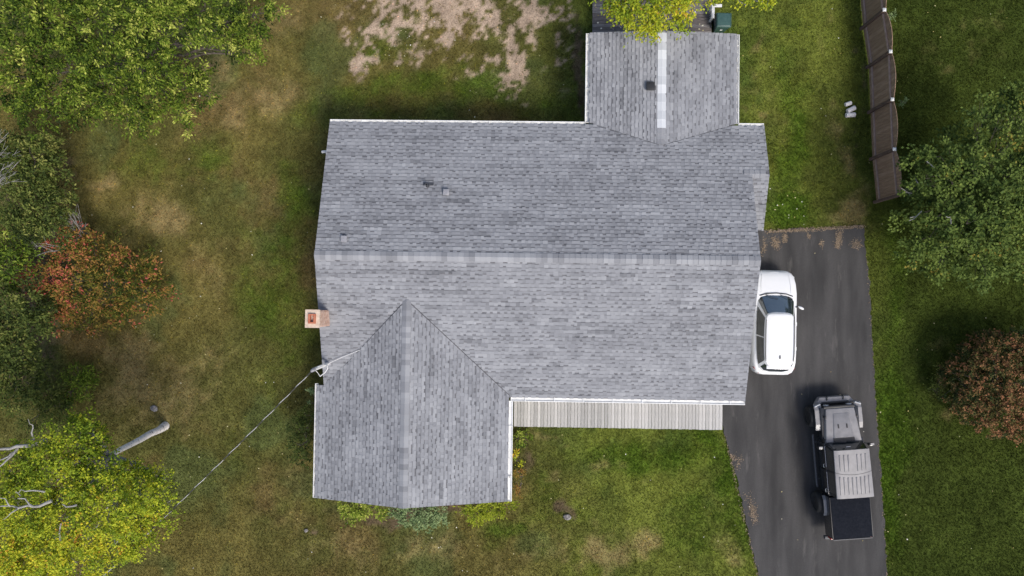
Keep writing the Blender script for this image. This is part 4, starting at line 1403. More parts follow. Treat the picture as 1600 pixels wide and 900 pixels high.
# hood, tapered in plan
m = MB(); m.hexa([(-.60, 2.18, .85), (.60, 2.18, .85), (.73, .84, .85), (-.73, .84, .85), (-.56, 2.12, 1.12), (.56, 2.12, 1.12), (.70, .80, 1.25), (-.70, .80, 1.25)][0:0] or
                 [(-.73, .84, .85), (.73, .84, .85), (.60, 2.18, .85), (-.60, 2.18, .85), (-.71, .82, 1.25), (.71, .82, 1.25), (.565, 2.13, 1.13), (-.565, 2.13, 1.13)])
hood = m.build('hood', SP, trk, fix=True, bevel=.05, smooth=40)
m = MB(); m.hexa([(-.42, .95, 1.225), (.42, .95, 1.225), (.33, 1.98, 1.13), (-.33, 1.98, 1.13), (-.38, 1.0, 1.268), (.38, 1.0, 1.268), (.29, 1.9, 1.178), (-.29, 1.9, 1.178)])
m.build('hood_bulge', SP, hood, fix=True, bevel=.02, smooth=50)
for sx in (-1, 1):
    m = MB(); m.hexa([(sx * .17 - .022, 1.36, 1.22), (sx * .17 + .022, 1.36, 1.22), (sx * .17 + .022, 1.52, 1.205), (sx * .17 - .022, 1.52, 1.205), (sx * .17 - .022, 1.36, 1.25), (sx * .17 + .022, 1.36, 1.25), (sx * .17 + .022, 1.52, 1.233), (sx * .17 - .022, 1.52, 1.233)])
    m.build('hood_vent', M['black_plastic'], hood, fix=True)
    box_part('hood_latch', M['black_plastic'], hood, sx * .62 - .02, sx * .62 + .02, 1.75, 1.87, 1.13, 1.19, .006)
m = MB(); m.hexa([(-.42, .84, 1.24), (.42, .84, 1.24), (.42, .98, 1.235), (-.42, .98, 1.235), (-.42, .84, 1.268), (.42, .84, 1.268), (.42, .98, 1.262), (-.42, .98, 1.262)])
m.build('cowl_vent', M['black_plastic'], hood, fix=True)
# nose and bumper
box_part('grille', M['black_plastic'], trk, -.62, .62, 2.13, 2.24, .62, 1.08, .03)
for k in range(7):
    box_part('grille_slot', M['soot_hole_black'], trk, -.3 + k * .1 - .025, -.3 + k * .1 + .025, 2.235, 2.25, .72, 1.0, .006)  # black fill painted as the dark of the open slots
m = MB()
m.hexa([(-.82, 2.28, .5), (.82, 2.28, .5), (.62, 2.56, .5), (-.62, 2.56, .5), (-.80, 2.28, .72), (.80, 2.28, .72), (.60, 2.54, .72), (-.60, 2.54, .72)])
bump = m.build('front_bumper', SP, trk, fix=True, bevel=.035, smooth=40)
box_part('bumper_pad', M['black_plastic'], bump, -.55, .55, 2.28, 2.36, .715, .745, .01)
for sx in (-1, 1):
    m = MB(); m.tube([(sx * .33, 2.42, .72), (sx * .33, 2.47, .78), (sx * .33, 2.54, .78), (sx * .33, 2.57, .7)], .022, 8); m.build('tow_hook', M['black_plastic'], bump, smooth=50)
    m = MB(); m.lathe([(2.22, .11), (2.27, .11), (2.275, .09)], 18, 'y', (sx * .46, 0, .9)); m.build('headlight', M['clear_lens'], trk, smooth=40)
    # front fenders and flares
    box_part('fender', BP, trk, min(sx * .58, sx * .76), max(sx * .58, sx * .76), .84, 2.18, .70, 1.05, .03)
    m = MB()
    o_, i_ = .94, .66
    prof = [(2.34, .78), (2.30, .90), (2.08, .975), (1.5, .985), (1.26, .93)]
    for k in range(len(prof) - 1):
        (ya, za), (yb, zb2) = prof[k], prof[k + 1]
        t = .045
        xa_o = o_ if k > 0 else o_ - .12
        xb_o = o_
        pts = [(sx * i_, yb, zb2 - t), (sx * xb_o, yb, zb2 - t - .03), (sx * xa_o, ya, za - t - .03), (sx * i_, ya, za - t), (sx * i_, yb, zb2), (sx * xb_o, yb, zb2 - .02), (sx * xa_o, ya, za - .02), (sx * i_, ya, za)]
        m.hexa(pts)
    bm = weld(m); me = bpy.data.meshes.new('fender_flare'); bm.to_mesh(me); bm.free()
    link('fender_flare', me, SP, trk)
    m = MB(); m.tube([(sx * .70, 2.31, .925), (sx * .93, 2.22, .93)], .03, 6); m.build('marker_light', M['clear_lens'], trk)
    # rear flares
    m = MB()
    prof = [(-1.36, .90), (-1.52, .985), (-2.0, .985), (-2.16, .90)]
    for k in range(len(prof) - 1):
        (ya, za), (yb, zb2) = prof[k], prof[k + 1]
        t = .045
        m.hexa([(sx * .80, yb, zb2 - t), (sx * .90, yb, zb2 - t - .02), (sx * .90, ya, za - t - .02), (sx * .80, ya, za - t), (sx * .80, yb, zb2), (sx * .90, yb, zb2 - .015), (sx * .90, ya, za - .015), (sx * .80, ya, za)])
    bm = weld(m); me = bpy.data.meshes.new('fender_flare'); bm.to_mesh(me); bm.free()
    link('fender_flare', me, SP, trk)
    # wheels
    for y in (1.75, -1.75):
        wheel(trk, sx * .90, y, .415, .29, sx, M['dark_alloy'], 6)
    # doors
    for (y0, y1) in ((-.24, .80), (-1.22, -.27)):
        d_ = box_part('door', BP, trk, min(sx * .74, sx * .795), max(sx * .74, sx * .795), y0, y1, .52, 1.20, .02)
        m = MB(); m.tube([(sx * .795, y0 + .2, 1.1), (sx * .835, y0 + .18, 1.1), (sx * .835, y0 + .08, 1.1), (sx * .795, y0 + .06, 1.1)], .015, 6); m.build('handle', M['chrome'], d_, smooth=50)
        m = MB(); m.box(min(sx * .772, sx * .79), max(sx * .772, sx * .79), y0 + .1, y1 - .06, 1.203, 1.215); m.build('belt_trim', M['chrome'], d_, fix=True)
    m = MB(); m.tube([(sx * .86, 1.02, .42), (sx * .88, .95, .40), (sx * .88, -1.05, .40), (sx * .86, -1.12, .42)], .05, 8); m.build('side_step', M['dark_metal'], trk, smooth=50)
    for y in (.7, -.8):
        m = MB(); m.tube([(sx * .5, y, .45), (sx * .86, y, .41)], .025, 6); m.build('step_bracket', M['dark_metal'], trk)
    # mirrors
    m = MB(); m.box(min(sx * .90, sx * 1.10), max(sx * .90, sx * 1.10), .62, .72, 1.22, 1.42)
    mo = m.build('mirror', BP, trk, fix=True, bevel=.025, smooth=45)
    m = MB(); m.box(min(sx * .95, sx * 1.085), max(sx * .95, sx * 1.085), .645, .725, 1.425, 1.43); m.build('mirror_top', SP, mo, fix=True)
    m = MB(); m.tube([(sx * .76, .72, 1.2), (sx * .93, .68, 1.28)], .02, 6); m.build('mirror_arm', M['black_plastic'], mo)
# cab glasshouse
m = MB()
lowc = [(-.745, -1.27), (.745, -1.27), (.745, .82), (-.745, .82)]
m.hexa([(-.745, -1.27, 1.22), (.745, -1.27, 1.22), (.745, .80, 1.22), (-.745, .80, 1.22), (-.66, -1.22, 1.74), (.66, -1.22, 1.74), (.66, .58, 1.74), (-.66, .58, 1.74)])
m.build('cab_frame', BP, trk, fix=True, bevel=.015, smooth=30)


def quad_panel(name, mat, c, th=.012, parent=None, bevel=.004):
    c = [Vector(p) for p in c]
    n_ = (c[1] - c[0]).cross(c[3] - c[0]).normalized()
    m = MB(); m.hexa([p - n_ * th * .5 for p in c] + [p + n_ * th for p in c])
    return m.build(name, mat, parent, fix=True, bevel=bevel)


quad_panel('windshield', M['glass'], [(-.65, .795, 1.27), (.65, .795, 1.27), (.60, .602, 1.69), (-.60, .602, 1.69)], parent=trk)
for sx in (-1, 1):
    c = [(sx * .742, -.22, 1.25), (sx * .742, .70, 1.25), (sx * .675, .53, 1.69), (sx * .675, -.22, 1.69)]
    quad_panel('side_window', M['glass'], c if sx > 0 else c[::-1], parent=trk)
    c = [(sx * .742, -1.12, 1.25), (sx * .742, -.30, 1.25), (sx * .675, -.30, 1.69), (sx * .675, -1.12, 1.69)]
    quad_panel('side_window', M['glass'], c if sx > 0 else c[::-1], parent=trk)
quad_panel('rear_window', M['glass'], [(.55, -1.268, 1.28), (-.55, -1.268, 1.28), (-.52, -1.228, 1.68), (.52, -1.228, 1.68)], parent=trk)
for x0 in (-.4, .12):
    m = MB(); m.tube([(x0, .84, 1.29), (x0 + .1, .82, 1.31), (x0 + .42, .80, 1.33)], .011, 6); m.build('wiper', M['black_plastic'], trk)
m = MB(); m.box(-.09, .09, .67, .70, 1.545, 1.57); m.build('windshield_sticker', M['chrome'], trk, fix=True)
# hardtop: front panel and rear shell with a bowed joint between them
def top_panel(name, front, rear, hw_f, hw_r, z):
    """front, rear: functions x01(-1..1) -> y"""
    m = MB(); nx_ = 14; ny_ = 6
    vs2 = []
    for lay in (0, 1):
        for i in range(ny_ + 1):
            t = i / ny_
            for j in range(nx_ + 1):
                s = 2 * j / nx_ - 1
                y = front(s) * (1 - t) + rear(s) * t
                hw2 = hw_f * (1 - t) + hw_r * t
                zz = z + .03 * (1 - s * s) - (.085 if lay else 0)
                edge = max(abs(s), 0)
                if not lay and (j in (0, nx_)): zz -= .018
                if not lay and name.endswith('front') and i == 0: zz -= .018
                vs2.append((s * hw2, y, zz))
    w1 = nx_ + 1; off = w1 * (ny_ + 1)
    fs2 = []
    for i in range(ny_):
        for j in range(nx_):
            a = i * w1 + j
            fs2.append((a, a + w1, a + w1 + 1, a + 1)); b = a + off
            fs2.append((b, b + 1, b + w1 + 1, b + w1))
    per = [j for j in range(w1)] + [i * w1 + nx_ for i in range(1, ny_ + 1)] + [ny_ * w1 + j for j in range(nx_ - 1, -1, -1)] + [i * w1 for i in range(ny_ - 1, 0, -1)]
    for a, b in zip(per, per[1:] + per[:1]): fs2.append((a, b, b + off, a + off))
    m.add(vs2, fs2)
    return m.build(name, SP, trk, smooth=40, fix=True)


joint = lambda s: -.24 - .10 * (1 - s * s)
t1 = top_panel('hardtop_panel', lambda s: .62, lambda s: joint(s) + .008, .685, .70, 1.83)
t2 = top_panel('hardtop_panel', lambda s: joint(s) - .008, lambda s: -1.25, .70, .715, 1.83)
m = MB(); m.box(-.67, .67, -1.2, .55, 1.72, 1.80); m.build('hardtop_seal', M['black_plastic'], trk, fix=True)
def rib(parent, x, y0, y1):
    s = x / .70
    z = 1.83 + .03 * (1 - s * s)
    m = MB(); w_ = .034
    m.hexa([(x - w_, y0, z - .01), (x + w_, y0, z - .01), (x + w_, y1, z - .01), (x - w_, y1, z - .01), (x - w_ * .5, y0 + .03, z + .024), (x + w_ * .5, y0 + .03, z + .024), (x + w_ * .5, y1 - .03, z + .024), (x - w_ * .5, y1 - .03, z + .024)])
    m.build('rib', SP, parent, fix=True, bevel=.006, smooth=50)
for x in (-.50, -.335, -.17, .17, .335, .50): rib(t1, x, -.16 - .07 * (1 - (x / .7) ** 2), .46)
for x in (-.56, -.40, -.24, -.08, .08, .24, .40, .56): rib(t2, x, -1.12, -.36 - .07 * (1 - (x / .7) ** 2))
# bed
m = MB()
m.box(-.80, -.70, -3.0, -1.34, .62, 1.27); m.box(.70, .80, -3.0, -1.34, .62, 1.27); m.box(-.70, .70, -1.42, -1.34, .62, 1.27); m.box(-.70, .70, -3.0, -1.42, .58, .66)
bed = m.build('bed', BP, trk, fix=True, bevel=.012)
box_part('tonneau_cover', M['vinyl'], trk, -.775, .775, -2.985, -1.335, 1.275, 1.315, .015)
box_part('cover_rail', M['black_plastic'], trk, -.80, -.777, -2.985, -1.345, 1.273, 1.305, .004)
box_part('cover_rail', M['black_plastic'], trk, .777, .80, -2.985, -1.345, 1.273, 1.305, .004)
tg_ = box_part('tailgate', BP, trk, -.70, .70, -3.06, -3.003, .62, 1.262, .012)
m = MB(); m.box(-.78, .78, -3.05, -3.015, 1.266, 1.285); m.build('tailgate_cap', M['dark_metal'], tg_, fix=True, bevel=.006)
box_part('rear_bumper', M['dark_metal'], trk, -.85, .85, -3.20, -3.07, .5, .68, .025)
for sx in (-1, 1):
    box_part('tail_light', M['red_lens'], trk, min(sx * .715, sx * .82), max(sx * .715, sx * .82), -3.05, -2.99, .85, 1.15, .01)
box_part('number_plate', M['white_trim'], trk, -.6, -.3, -3.075, -3.063, .72, .86, .003)


# ================================================================== VEGETATION
def leaves_mesh(name, centers, dirs, nrm, ln, wd, tones):
    """rhombic leaves folded along the midrib"""
    n = len(centers)
    side = np.cross(nrm, dirs); side /= np.linalg.norm(side, axis=1)[:, None] + 1e-9
    up = np.cross(dirs, side)
    ln = ln[:, None]; wd = wd[:, None]
    a = centers - dirs * ln * .5
    b = centers + side * wd * .5 + up * wd * .14 + dirs * ln * .03
    c = centers + dirs * ln * .5 - up * ln * .06
    d = centers - side * wd * .5 + up * wd * .14 + dirs * ln * .03
    co = np.stack([a, b, c, d], 1).reshape(-1, 3)
    i0 = np.arange(n) * 4
    f = np.stack([np.stack([i0, i0 + 1, i0 + 2], 1), np.stack([i0, i0 + 2, i0 + 3], 1)], 1).reshape(-1, 3)
    me = np_mesh(name, co, f, 3)
    at = me.attributes.new('tone', 'FLOAT', 'POINT'); at.data.foreach_set('value', np.repeat(tones, 4).astype(np.float32))
    return me


def unit(v):
    return v / (np.linalg.norm(v, axis=1)[:, None] + 1e-9)


def crown(name, root, blobs, mat, leaf=(.16, .06), dens=1.0, clump=.28, per=26, seed=1, spread=.35, droop=.25, flat=.7, bare=0.0, tone_sd=.13, shell_in=.35, up=1.0, rvar=.18):
    """blobs: (px, py, z, radius px, tone, zscale). Leaves gather in clumps around shoots spread over each blob"""
    rng = np.random.default_rng(seed)
    C, D, Nn, T = [], [], [], []
    tips = []
    for bl_ in blobs:
        px, py, z, rp, tone = bl_[:5]
        zs = bl_[5] if len(bl_) > 5 else .7
        ctr = np.array(P(px, py, z)); r = rp * (CAM_H - z) / F_PX
        nleaf = dens * 2.6 * math.pi * r * r / (leaf[0] * leaf[1] * .5) * .55
        nc = max(2, int(nleaf / per))
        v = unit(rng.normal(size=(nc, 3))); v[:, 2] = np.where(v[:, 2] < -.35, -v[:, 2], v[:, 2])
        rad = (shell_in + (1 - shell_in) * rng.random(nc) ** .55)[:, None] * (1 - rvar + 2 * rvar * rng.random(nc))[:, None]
        cc_ = ctr + v * rad * np.array([r, r, r * zs])
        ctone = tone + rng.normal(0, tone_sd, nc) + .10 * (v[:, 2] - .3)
        cs = clump * (0.6 + .8 * rng.random(nc))
        out = unit(v * np.array([1, 1, .6]) + rng.normal(0, .35, (nc, 3)))
        tips.append((ctr, cc_))
        k = np.repeat(np.arange(nc), per)
        off = rng.normal(0, 1, (len(k), 3)) * np.array([1, 1, flat]); 
        along = (rng.random(len(k)) - .35)
        p = cc_[k] + off * cs[k][:, None] * .42 + out[k] * (along * cs[k])[:, None]
        dr = unit(out[k] * spread + unit(off) * .7 + rng.normal(0, .3, (len(k), 3)) + np.array([0, 0, -droop]))
        nm = unit(np.array([0, 0, up]) + rng.normal(0, .45, (len(k), 3)))
        C.append(p); D.append(dr); Nn.append(nm)
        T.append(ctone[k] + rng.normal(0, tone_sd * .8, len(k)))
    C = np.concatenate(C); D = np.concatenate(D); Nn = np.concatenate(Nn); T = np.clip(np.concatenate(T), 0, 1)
    C[:, 2] = np.maximum(C[:, 2], .04)
    ln = leaf[0] * rng.uniform(.65, 1.35, len(C)); wd = leaf[1] * rng.uniform(.7, 1.3, len(C))
    loc = np.array(root.location)
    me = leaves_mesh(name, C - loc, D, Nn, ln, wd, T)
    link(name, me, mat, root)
    return tips


def limbs(root, base, fork, tips, mat, r0, seed=1, nbr=60, name='trunk', twig_r=.012, twig_mat=None, bend=.25, straight=.35):
    """trunk from base to fork, a limb to each blob, twigs to a sample of the shoots"""
    rr = random.Random(seed)
    loc = root.location
    m = MB()
    base, fork = Vector(base), Vector(fork)

    def path(a, b, n, wob):
        pts = []
        for i in range(n + 1):
            t = i / n
            p = a.lerp(b, t)
            if 0 < i < n: p = p + Vector((rr.gauss(0, wob), rr.gauss(0, wob), rr.gauss(0, wob * .6)))
            pts.append(p)
        return pts
    m.tube(path(base, fork, 6, r0 * straight), [r0 * (1.25 if i == 0 else 1 - .07 * i) for i in range(7)], 10)
    m.v = [(v[0] - loc.x, v[1] - loc.y, v[2] - loc.z) for v in m.v]
    m.build(name, mat, root, smooth=60)
    m = MB()
    for ctr, shoots in tips:
        c_ = Vector(ctr)
        L_ = (c_ - fork).length
        pp = path(fork - (fork - base).normalized() * r0 * .5, c_, 5, .06 * L_ * bend * 4 * .25)
        m.tube(pp, [r0 * .5 * (1 - .15 * i) for i in range(6)], 7)
        for q in rr.sample(range(len(shoots)), min(nbr, len(shoots))):
            s0 = pp[rr.randint(2, 5)]; e0 = Vector(shoots[q])
            tw = path(s0, e0, 3, .05 * (e0 - s0).length)
            m.tube(tw, [twig_r * 2.0, twig_r * 1.5, twig_r, twig_r * .5], 4, False)
    m.v = [(v[0] - loc.x, v[1] - loc.y, v[2] - loc.z) for v in m.v]
    m.build('limbs', twig_mat or mat, root, smooth=60)


# big leafy tree, top left
r_ = P(230, 130, 0)
t = empty('leafy_tree', r_, 0, 'large green broadleaf tree with long leaves in the top left corner', 'tree')
bl_ = [(170, 40, 6.5, 85, .42), (90, 30, 6.8, 80, .40), (20, 40, 6.5, 75, .36), (265, 40, 6.2, 62, .45), (230, 10, 6.6, 70, .48), (320, 15, 6.0, 52, .42), (350, 45, 5.4, 36, .46), (395, 25, 5.0, 42, .38), (385, 72, 4.4, 30, .46), (372, 52, 4.8, 36, .4), (428, 18, 4.6, 16, .52), (400, 85, 4.2, 16, .5),
       (240, 100, 5.4, 52, .38), (180, 120, 5.4, 62, .34), (110, 115, 5.6, 70, .34), (30, 120, 5.6, 70, .32), (290, 140, 4.2, 40, .42), (315, 122, 4.0, 24, .46), (245, 160, 4.4, 42, .42), (295, 178, 3.8, 22, .52), (200, 170, 4.4, 38, .38), (300, 200, 3.4, 12, .56), (218, 200, 3.6, 16, .45), (140, 165, 4.6, 44, .33), (60, 170, 4.8, 46, .32), (325, 150, 3.8, 15, .52)]
tp_ = crown('crown', t, bl_, M['leaf_green'], (.115, .05), .95, .22, 34, 11, spread=.6, droop=.15, tone_sd=.2)
limbs(t, r_, P(215, 90, 3.0), tp_, M['bark'], .13, 1, 8, twig_r=.008)

# yellow birch, bottom left, with its pale leaning trunk in view
b_ = P(258, 665, 0)
t = empty('birch_tree', b_, 0, 'yellow-green birch with a bare white trunk in the bottom left corner', 'tree')
bl_ = [(120, 700, 6.5, 52, .30), (90, 750, 7, 60, .36), (145, 678, 5.6, 24, .34), (60, 720, 6.5, 42, .28), (150, 740, 6.8, 40, .33), (212, 748, 5.6, 30, .42), (225, 770, 5.8, 44, .46), (170, 790, 7, 60, .44), (240, 735, 4.6, 17, .48), (245, 800, 5.2, 30, .45), (100, 830, 7, 62, .55), (40, 800, 7, 56, .52), (180, 850, 6.2, 44, .54), (60, 870, 6.6, 58, .60), (120, 880, 6.2, 46, .60), (15, 850, 6.8, 50, .56), (215, 835, 5.4, 34, .47), (10, 750, 6.6, 40, .36), (130, 665, 5.4, 28, .30), (258, 750, 4.6, 14, .36)]
tp_ = crown('crown', t, bl_, M['leaf_yellow'], (.078, .06), 1.15, .20, 30, 12, spread=.4, droop=.2, tone_sd=.15)
limbs(t, b_ - Vector((0, 0, .1)), P(172, 712, 3.9), tp_, M['birch_bark'], .15, 2, 6, twig_mat=M['grey_twig'], straight=.12)
# limbs that show bare above the leaves
m = MB()
for pth, r0 in (([(172, 712, 3.9), (150, 745, 5.4), (132, 765, 6.6)], .1), ([(70, 690, 6.6), (40, 697, 7.0), (0, 700, 7.2), (-30, 705, 7.3)], .085), ([(30, 698, 7.0), (10, 720, 7.3), (-15, 740, 7.4)], .05), ([(25, 705, 7), (5, 716, 7.3), (-10, 722, 7.4)], .04), ([(50, 690, 6.8), (52, 670, 7), (44, 655, 7.2)], .035),
                ([(85, 782, 7.7), (50, 793, 7.9), (20, 792, 8), (-20, 790, 8.1)], .055), ([(55, 792, 7.9), (30, 775, 8), (25, 768, 8)], .03), ([(70, 768, 7.9), (40, 766, 8), (24, 770, 8)], .028), ([(30, 794, 8), (18, 803, 8.1), (5, 812, 8.1)], .028), ([(20, 790, 8), (8, 780, 8.1), (-5, 774, 8.1)], .025), ([(122, 790, 7.9), (105, 792, 7.9), (98, 788, 7.9)], .035), ([(92, 845, 7.7), (94, 825, 7.9), (96, 818, 7.9)], .03)):
    pts = [P(*q) for q in pth]
    fine = []
    for a, b in zip(pts, pts[1:]):
        for k in range(3):
            q = a.lerp(b, k / 3)
            fine.append(q + Vector((random.gauss(0, .035), random.gauss(0, .035), random.gauss(0, .03))))
    fine.append(pts[-1])
    m.tube(fine, [r0 * (1 - .8 * i / (len(fine) - 1)) for i in range(len(fine))], 7)
m.v = [(v[0] - b_.x, v[1] - b_.y, v[2] - b_.z) for v in m.v]
m.build('bare_limb', M['grey_twig'], t, smooth=60)

# autumn red small tree
r_ = P(165, 445, 0)
t = empty('autumn_tree', r_, 0, 'small tree with red and orange autumn leaves at the edge of the west lawn', 'tree')
bl_ = [(110, 375, 1.61, 28, 0.68), (95, 400, 1.74, 30, 0.74), (140, 400, 1.61, 36, 0.45), (80, 430, 1.74, 36, 0.66), (45, 425, 1.49, 20, 0.72), (25, 435, 1.36, 13, 0.74), (120, 440, 1.86, 42, 0.45), (176, 430, 1.61, 38, 0.29), (211, 435, 1.36, 30, 0.11), (231, 450, 1.12, 18, 0.23), (70, 460, 1.49, 26, 0.40), (110, 480, 1.49, 38, 0.56), (160, 475, 1.49, 40, 0.23), (201, 470, 1.24, 28, 0.11), (100, 500, 1.12, 24, 0.54), (140, 508, 1.05, 20, 0.44), (246, 455, 0.99, 12, 0.53), (186, 400, 1.36, 28, 0.35), (221, 415, 1.12, 26, 0.29), (241, 445, 0.99, 24, 0.38), (231, 475, 0.87, 24, 0.33), (196, 495, 0.87, 24, 0.35), (261, 452, 0.74, 14, 0.48), (150, 380, 1.24, 22, 0.43)]
tp_ = crown('crown', t, bl_, M['leaf_red'], (.12, .055), .62, .22, 18, 13, spread=.9, droop=.1, tone_sd=.24, shell_in=.2, rvar=.32)
limbs(t, r_, P(152, 440, .6), tp_, M['bark'], .05, 3, 5, twig_r=.007)

# hedge-row bushes along the west edge
def bush(px, py, blobs, label, mat, seed, cat='bush', name='bush', leaf=(.12, .055), dens=.9, bark='bark', group=None, r0=.05, clump=.24, h=.7, nbr=8, **kw):
    r_ = P(px, py, 0)
    t = empty(name, r_, 0, label, cat, group)
    tp_ = crown('foliage', t, blobs, M[mat], leaf, dens, clump, 20, seed, **kw)
    limbs(t, r_, P(px, py, h), tp_, M[bark], r0, seed, nbr, name='stem', twig_r=.008)
    return t


bush(55, 265, [(55, 250, 3.2, 42, .52), (85, 270, 2.8, 32, .58), (25, 270, 3.2, 36, .44), (60, 295, 3.0, 36, .46), (75, 235, 2.8, 26, .72), (20, 235, 3.0, 34, .44)], 'mid green bush just below the big leafy tree on the west edge', 'leaf_dark', 21, leaf=(.13, .058), dens=1.1, clump=.22, tone_sd=.2)
bush(70, 340, [(70, 330, 3.0, 44, .46), (95, 315, 2.6, 28, .60), (40, 350, 3.0, 36, .38), (85, 360, 2.6, 26, .40), (20, 320, 3.0, 30, .46)], 'dark green bush beside the bare grey twigs above the autumn tree', 'leaf_dark', 22, leaf=(.13, .058), dens=1.1, clump=.22, tone_sd=.2)
bush(10, 400, [(10, 370, 2.8, 30, .55), (25, 410, 2.8, 34, .36), (0, 430, 2.6, 34, .42), (45, 395, 2.6, 26, .34)], 'bright and dark green bush at the left edge beside the autumn tree', 'leaf_green', 23, leaf=(.14, .06))
bush(40, 480, [(40, 470, 2.8, 40, .40), (10, 470, 2.8, 34, .38), (55, 505, 2.6, 32, .44), (15, 515, 2.8, 34, .40), (70, 500, 2.2, 18, .58), (75, 470, 2.0, 16, .36)], 'dark green bush below left of the autumn tree', 'leaf_dark', 24, leaf=(.13, .058), dens=1.1, clump=.22, tone_sd=.2)
bush(30, 560, [(25, 545, 2.6, 34, .42), (15, 580, 2.4, 32, .36), (50, 560, 2.0, 22, .46), (45, 600, 1.8, 28, .36), (20, 620, 2.2, 32, .42)], 'dark low bush at the left edge above the birch', 'leaf_dark', 25, leaf=(.13, .058), dens=1.1, clump=.22, tone_sd=.2)
bush(125, 600, [(125, 590, .55, 24, .42), (135, 605, .5, 20, .5), (110, 615, .5, 20, .34), (140, 585, .5, 14, .5)], 'low green fern-like bush in dry grass above the birch crown', 'leaf_green', 26, leaf=(.14, .04), h=.25, r0=.025)
bush(85, 625, [(80, 615, .8, 26, .5), (95, 640, .8, 24, .4), (60, 650, 1.2, 30, .45), (70, 580, .7, 22, .46)], 'olive green weedy bush directly above the birch crown', 'leaf_dark', 27, leaf=(.18, .03), h=.3, r0=.03)

# bare grey twig shrubs
def twigs(px, py, fans, label, seed):
    r_ = P(px, py, 0)
    t = empty('bare_shrub', r_, 0, label, 'shrub', 'bare twiggy shrubs on the west edge')
    rr = random.Random(seed)
    m = MB()
    for (ax_, ay_, bx_, by_, z0, z1, n) in fans:
        for k in range(n):
            a = P(ax_ + rr.gauss(0, 2.5), ay_ + rr.gauss(0, 2.5), z0); b = P(bx_ + rr.gauss(0, 11), by_ + rr.gauss(0, 11), z1)
            md_ = a.lerp(b, .5) + Vector((rr.gauss(0, .08), rr.gauss(0, .08), .12))
            m.tube([a, md_, b], [.02, .014, .005], 5, False)
            for q in range(2):
                s0 = md_.lerp(b, rr.uniform(0, .6)); e0 = s0 + (b - a) * .25 + Vector((rr.gauss(0, .16), rr.gauss(0, .16), rr.gauss(0, .1)))
                m.tube([s0, e0], [.009, .003], 4, False)
    m.v = [(v[0] - r_.x, v[1] - r_.y, v[2] - r_.z) for v in m.v]
    m.build('twig', M['grey_twig'], t)


twigs(140, 365, [(138, 372, 112, 330, .3, 2.9, 9), (140, 366, 122, 345, .3, 2.6, 8), (90, 388, 60, 380, 2.0, 3.0, 4)], 'bare grey twigs sticking up beside the tip of the autumn tree', 31)
twigs(-10, 260, [(-8, 250, 14, 235, 2.5, 4.2, 6), (-10, 290, 18, 262, 2.5, 4.0, 6), (-10, 240, 10, 215, 2.5, 4.4, 5), (-8, 300, 14, 285, 2.6, 4.0, 5)], 'bare grey twigs reaching in from the left edge of the photo', 32)

# yellow tree overhanging the back deck
r_ = P(1040, -90, 0)
t = empty('yellow_tree', r_, 0, 'yellow-green tree overhanging the back deck and the north roof end', 'tree')
bl_ = [(985, 10, 5.0, 32, .42), (965, 25, 4.6, 19, .48), (1015, 30, 4.8, 24, .55), (1010, 50, 4.4, 11, .52), (1035, 15, 5.0, 24, .5), (1068, 15, 4.8, 22, .70), (1058, 38, 4.4, 12, .48), (1000, -10, 5.2, 36, .42), (1050, -12, 5.2, 36, .5), (955, -5, 4.8, 26, .34), (1010, 60, 4.2, 7, .5), (1066, 50, 4.2, 6, .4), (1012, 42, 4.4, 18, .66), (1040, 30, 4.6, 22, .6), (975, 30, 4.6, 18, .62), (990, 52, 4.2, 8, .5), (1025, 52, 4.2, 9, .6), (955, 12, 4.8, 16, .5), (1076, 12, 4.6, 12, .8), (1074, 30, 4.4, 10, .72), (985, 42, 4.4, 6, .5),
       (1130, -8, 5.0, 15, .62), (1160, -6, 5.0, 18, .58), (1195, -6, 4.8, 20, .55), (1200, 8, 4.6, 8, .55), (1165, 8, 4.6, 6, .66), (1110, -10, 5.0, 18, .6), (1090, -40, 5.5, 50, .5), (1010, -60, 5.6, 60, .45), (1170, -50, 5.2, 50, .5)]
tp_ = crown('crown', t, bl_, M['leaf_yellow'], (.10, .058), 1.0, .20, 18, 14, spread=.5, droop=.3, tone_sd=.14)
limbs(t, r_, P(1045, -70, 3.0), tp_, M['bark'], .16, 4, 8, twig_mat=M['grey_twig'])

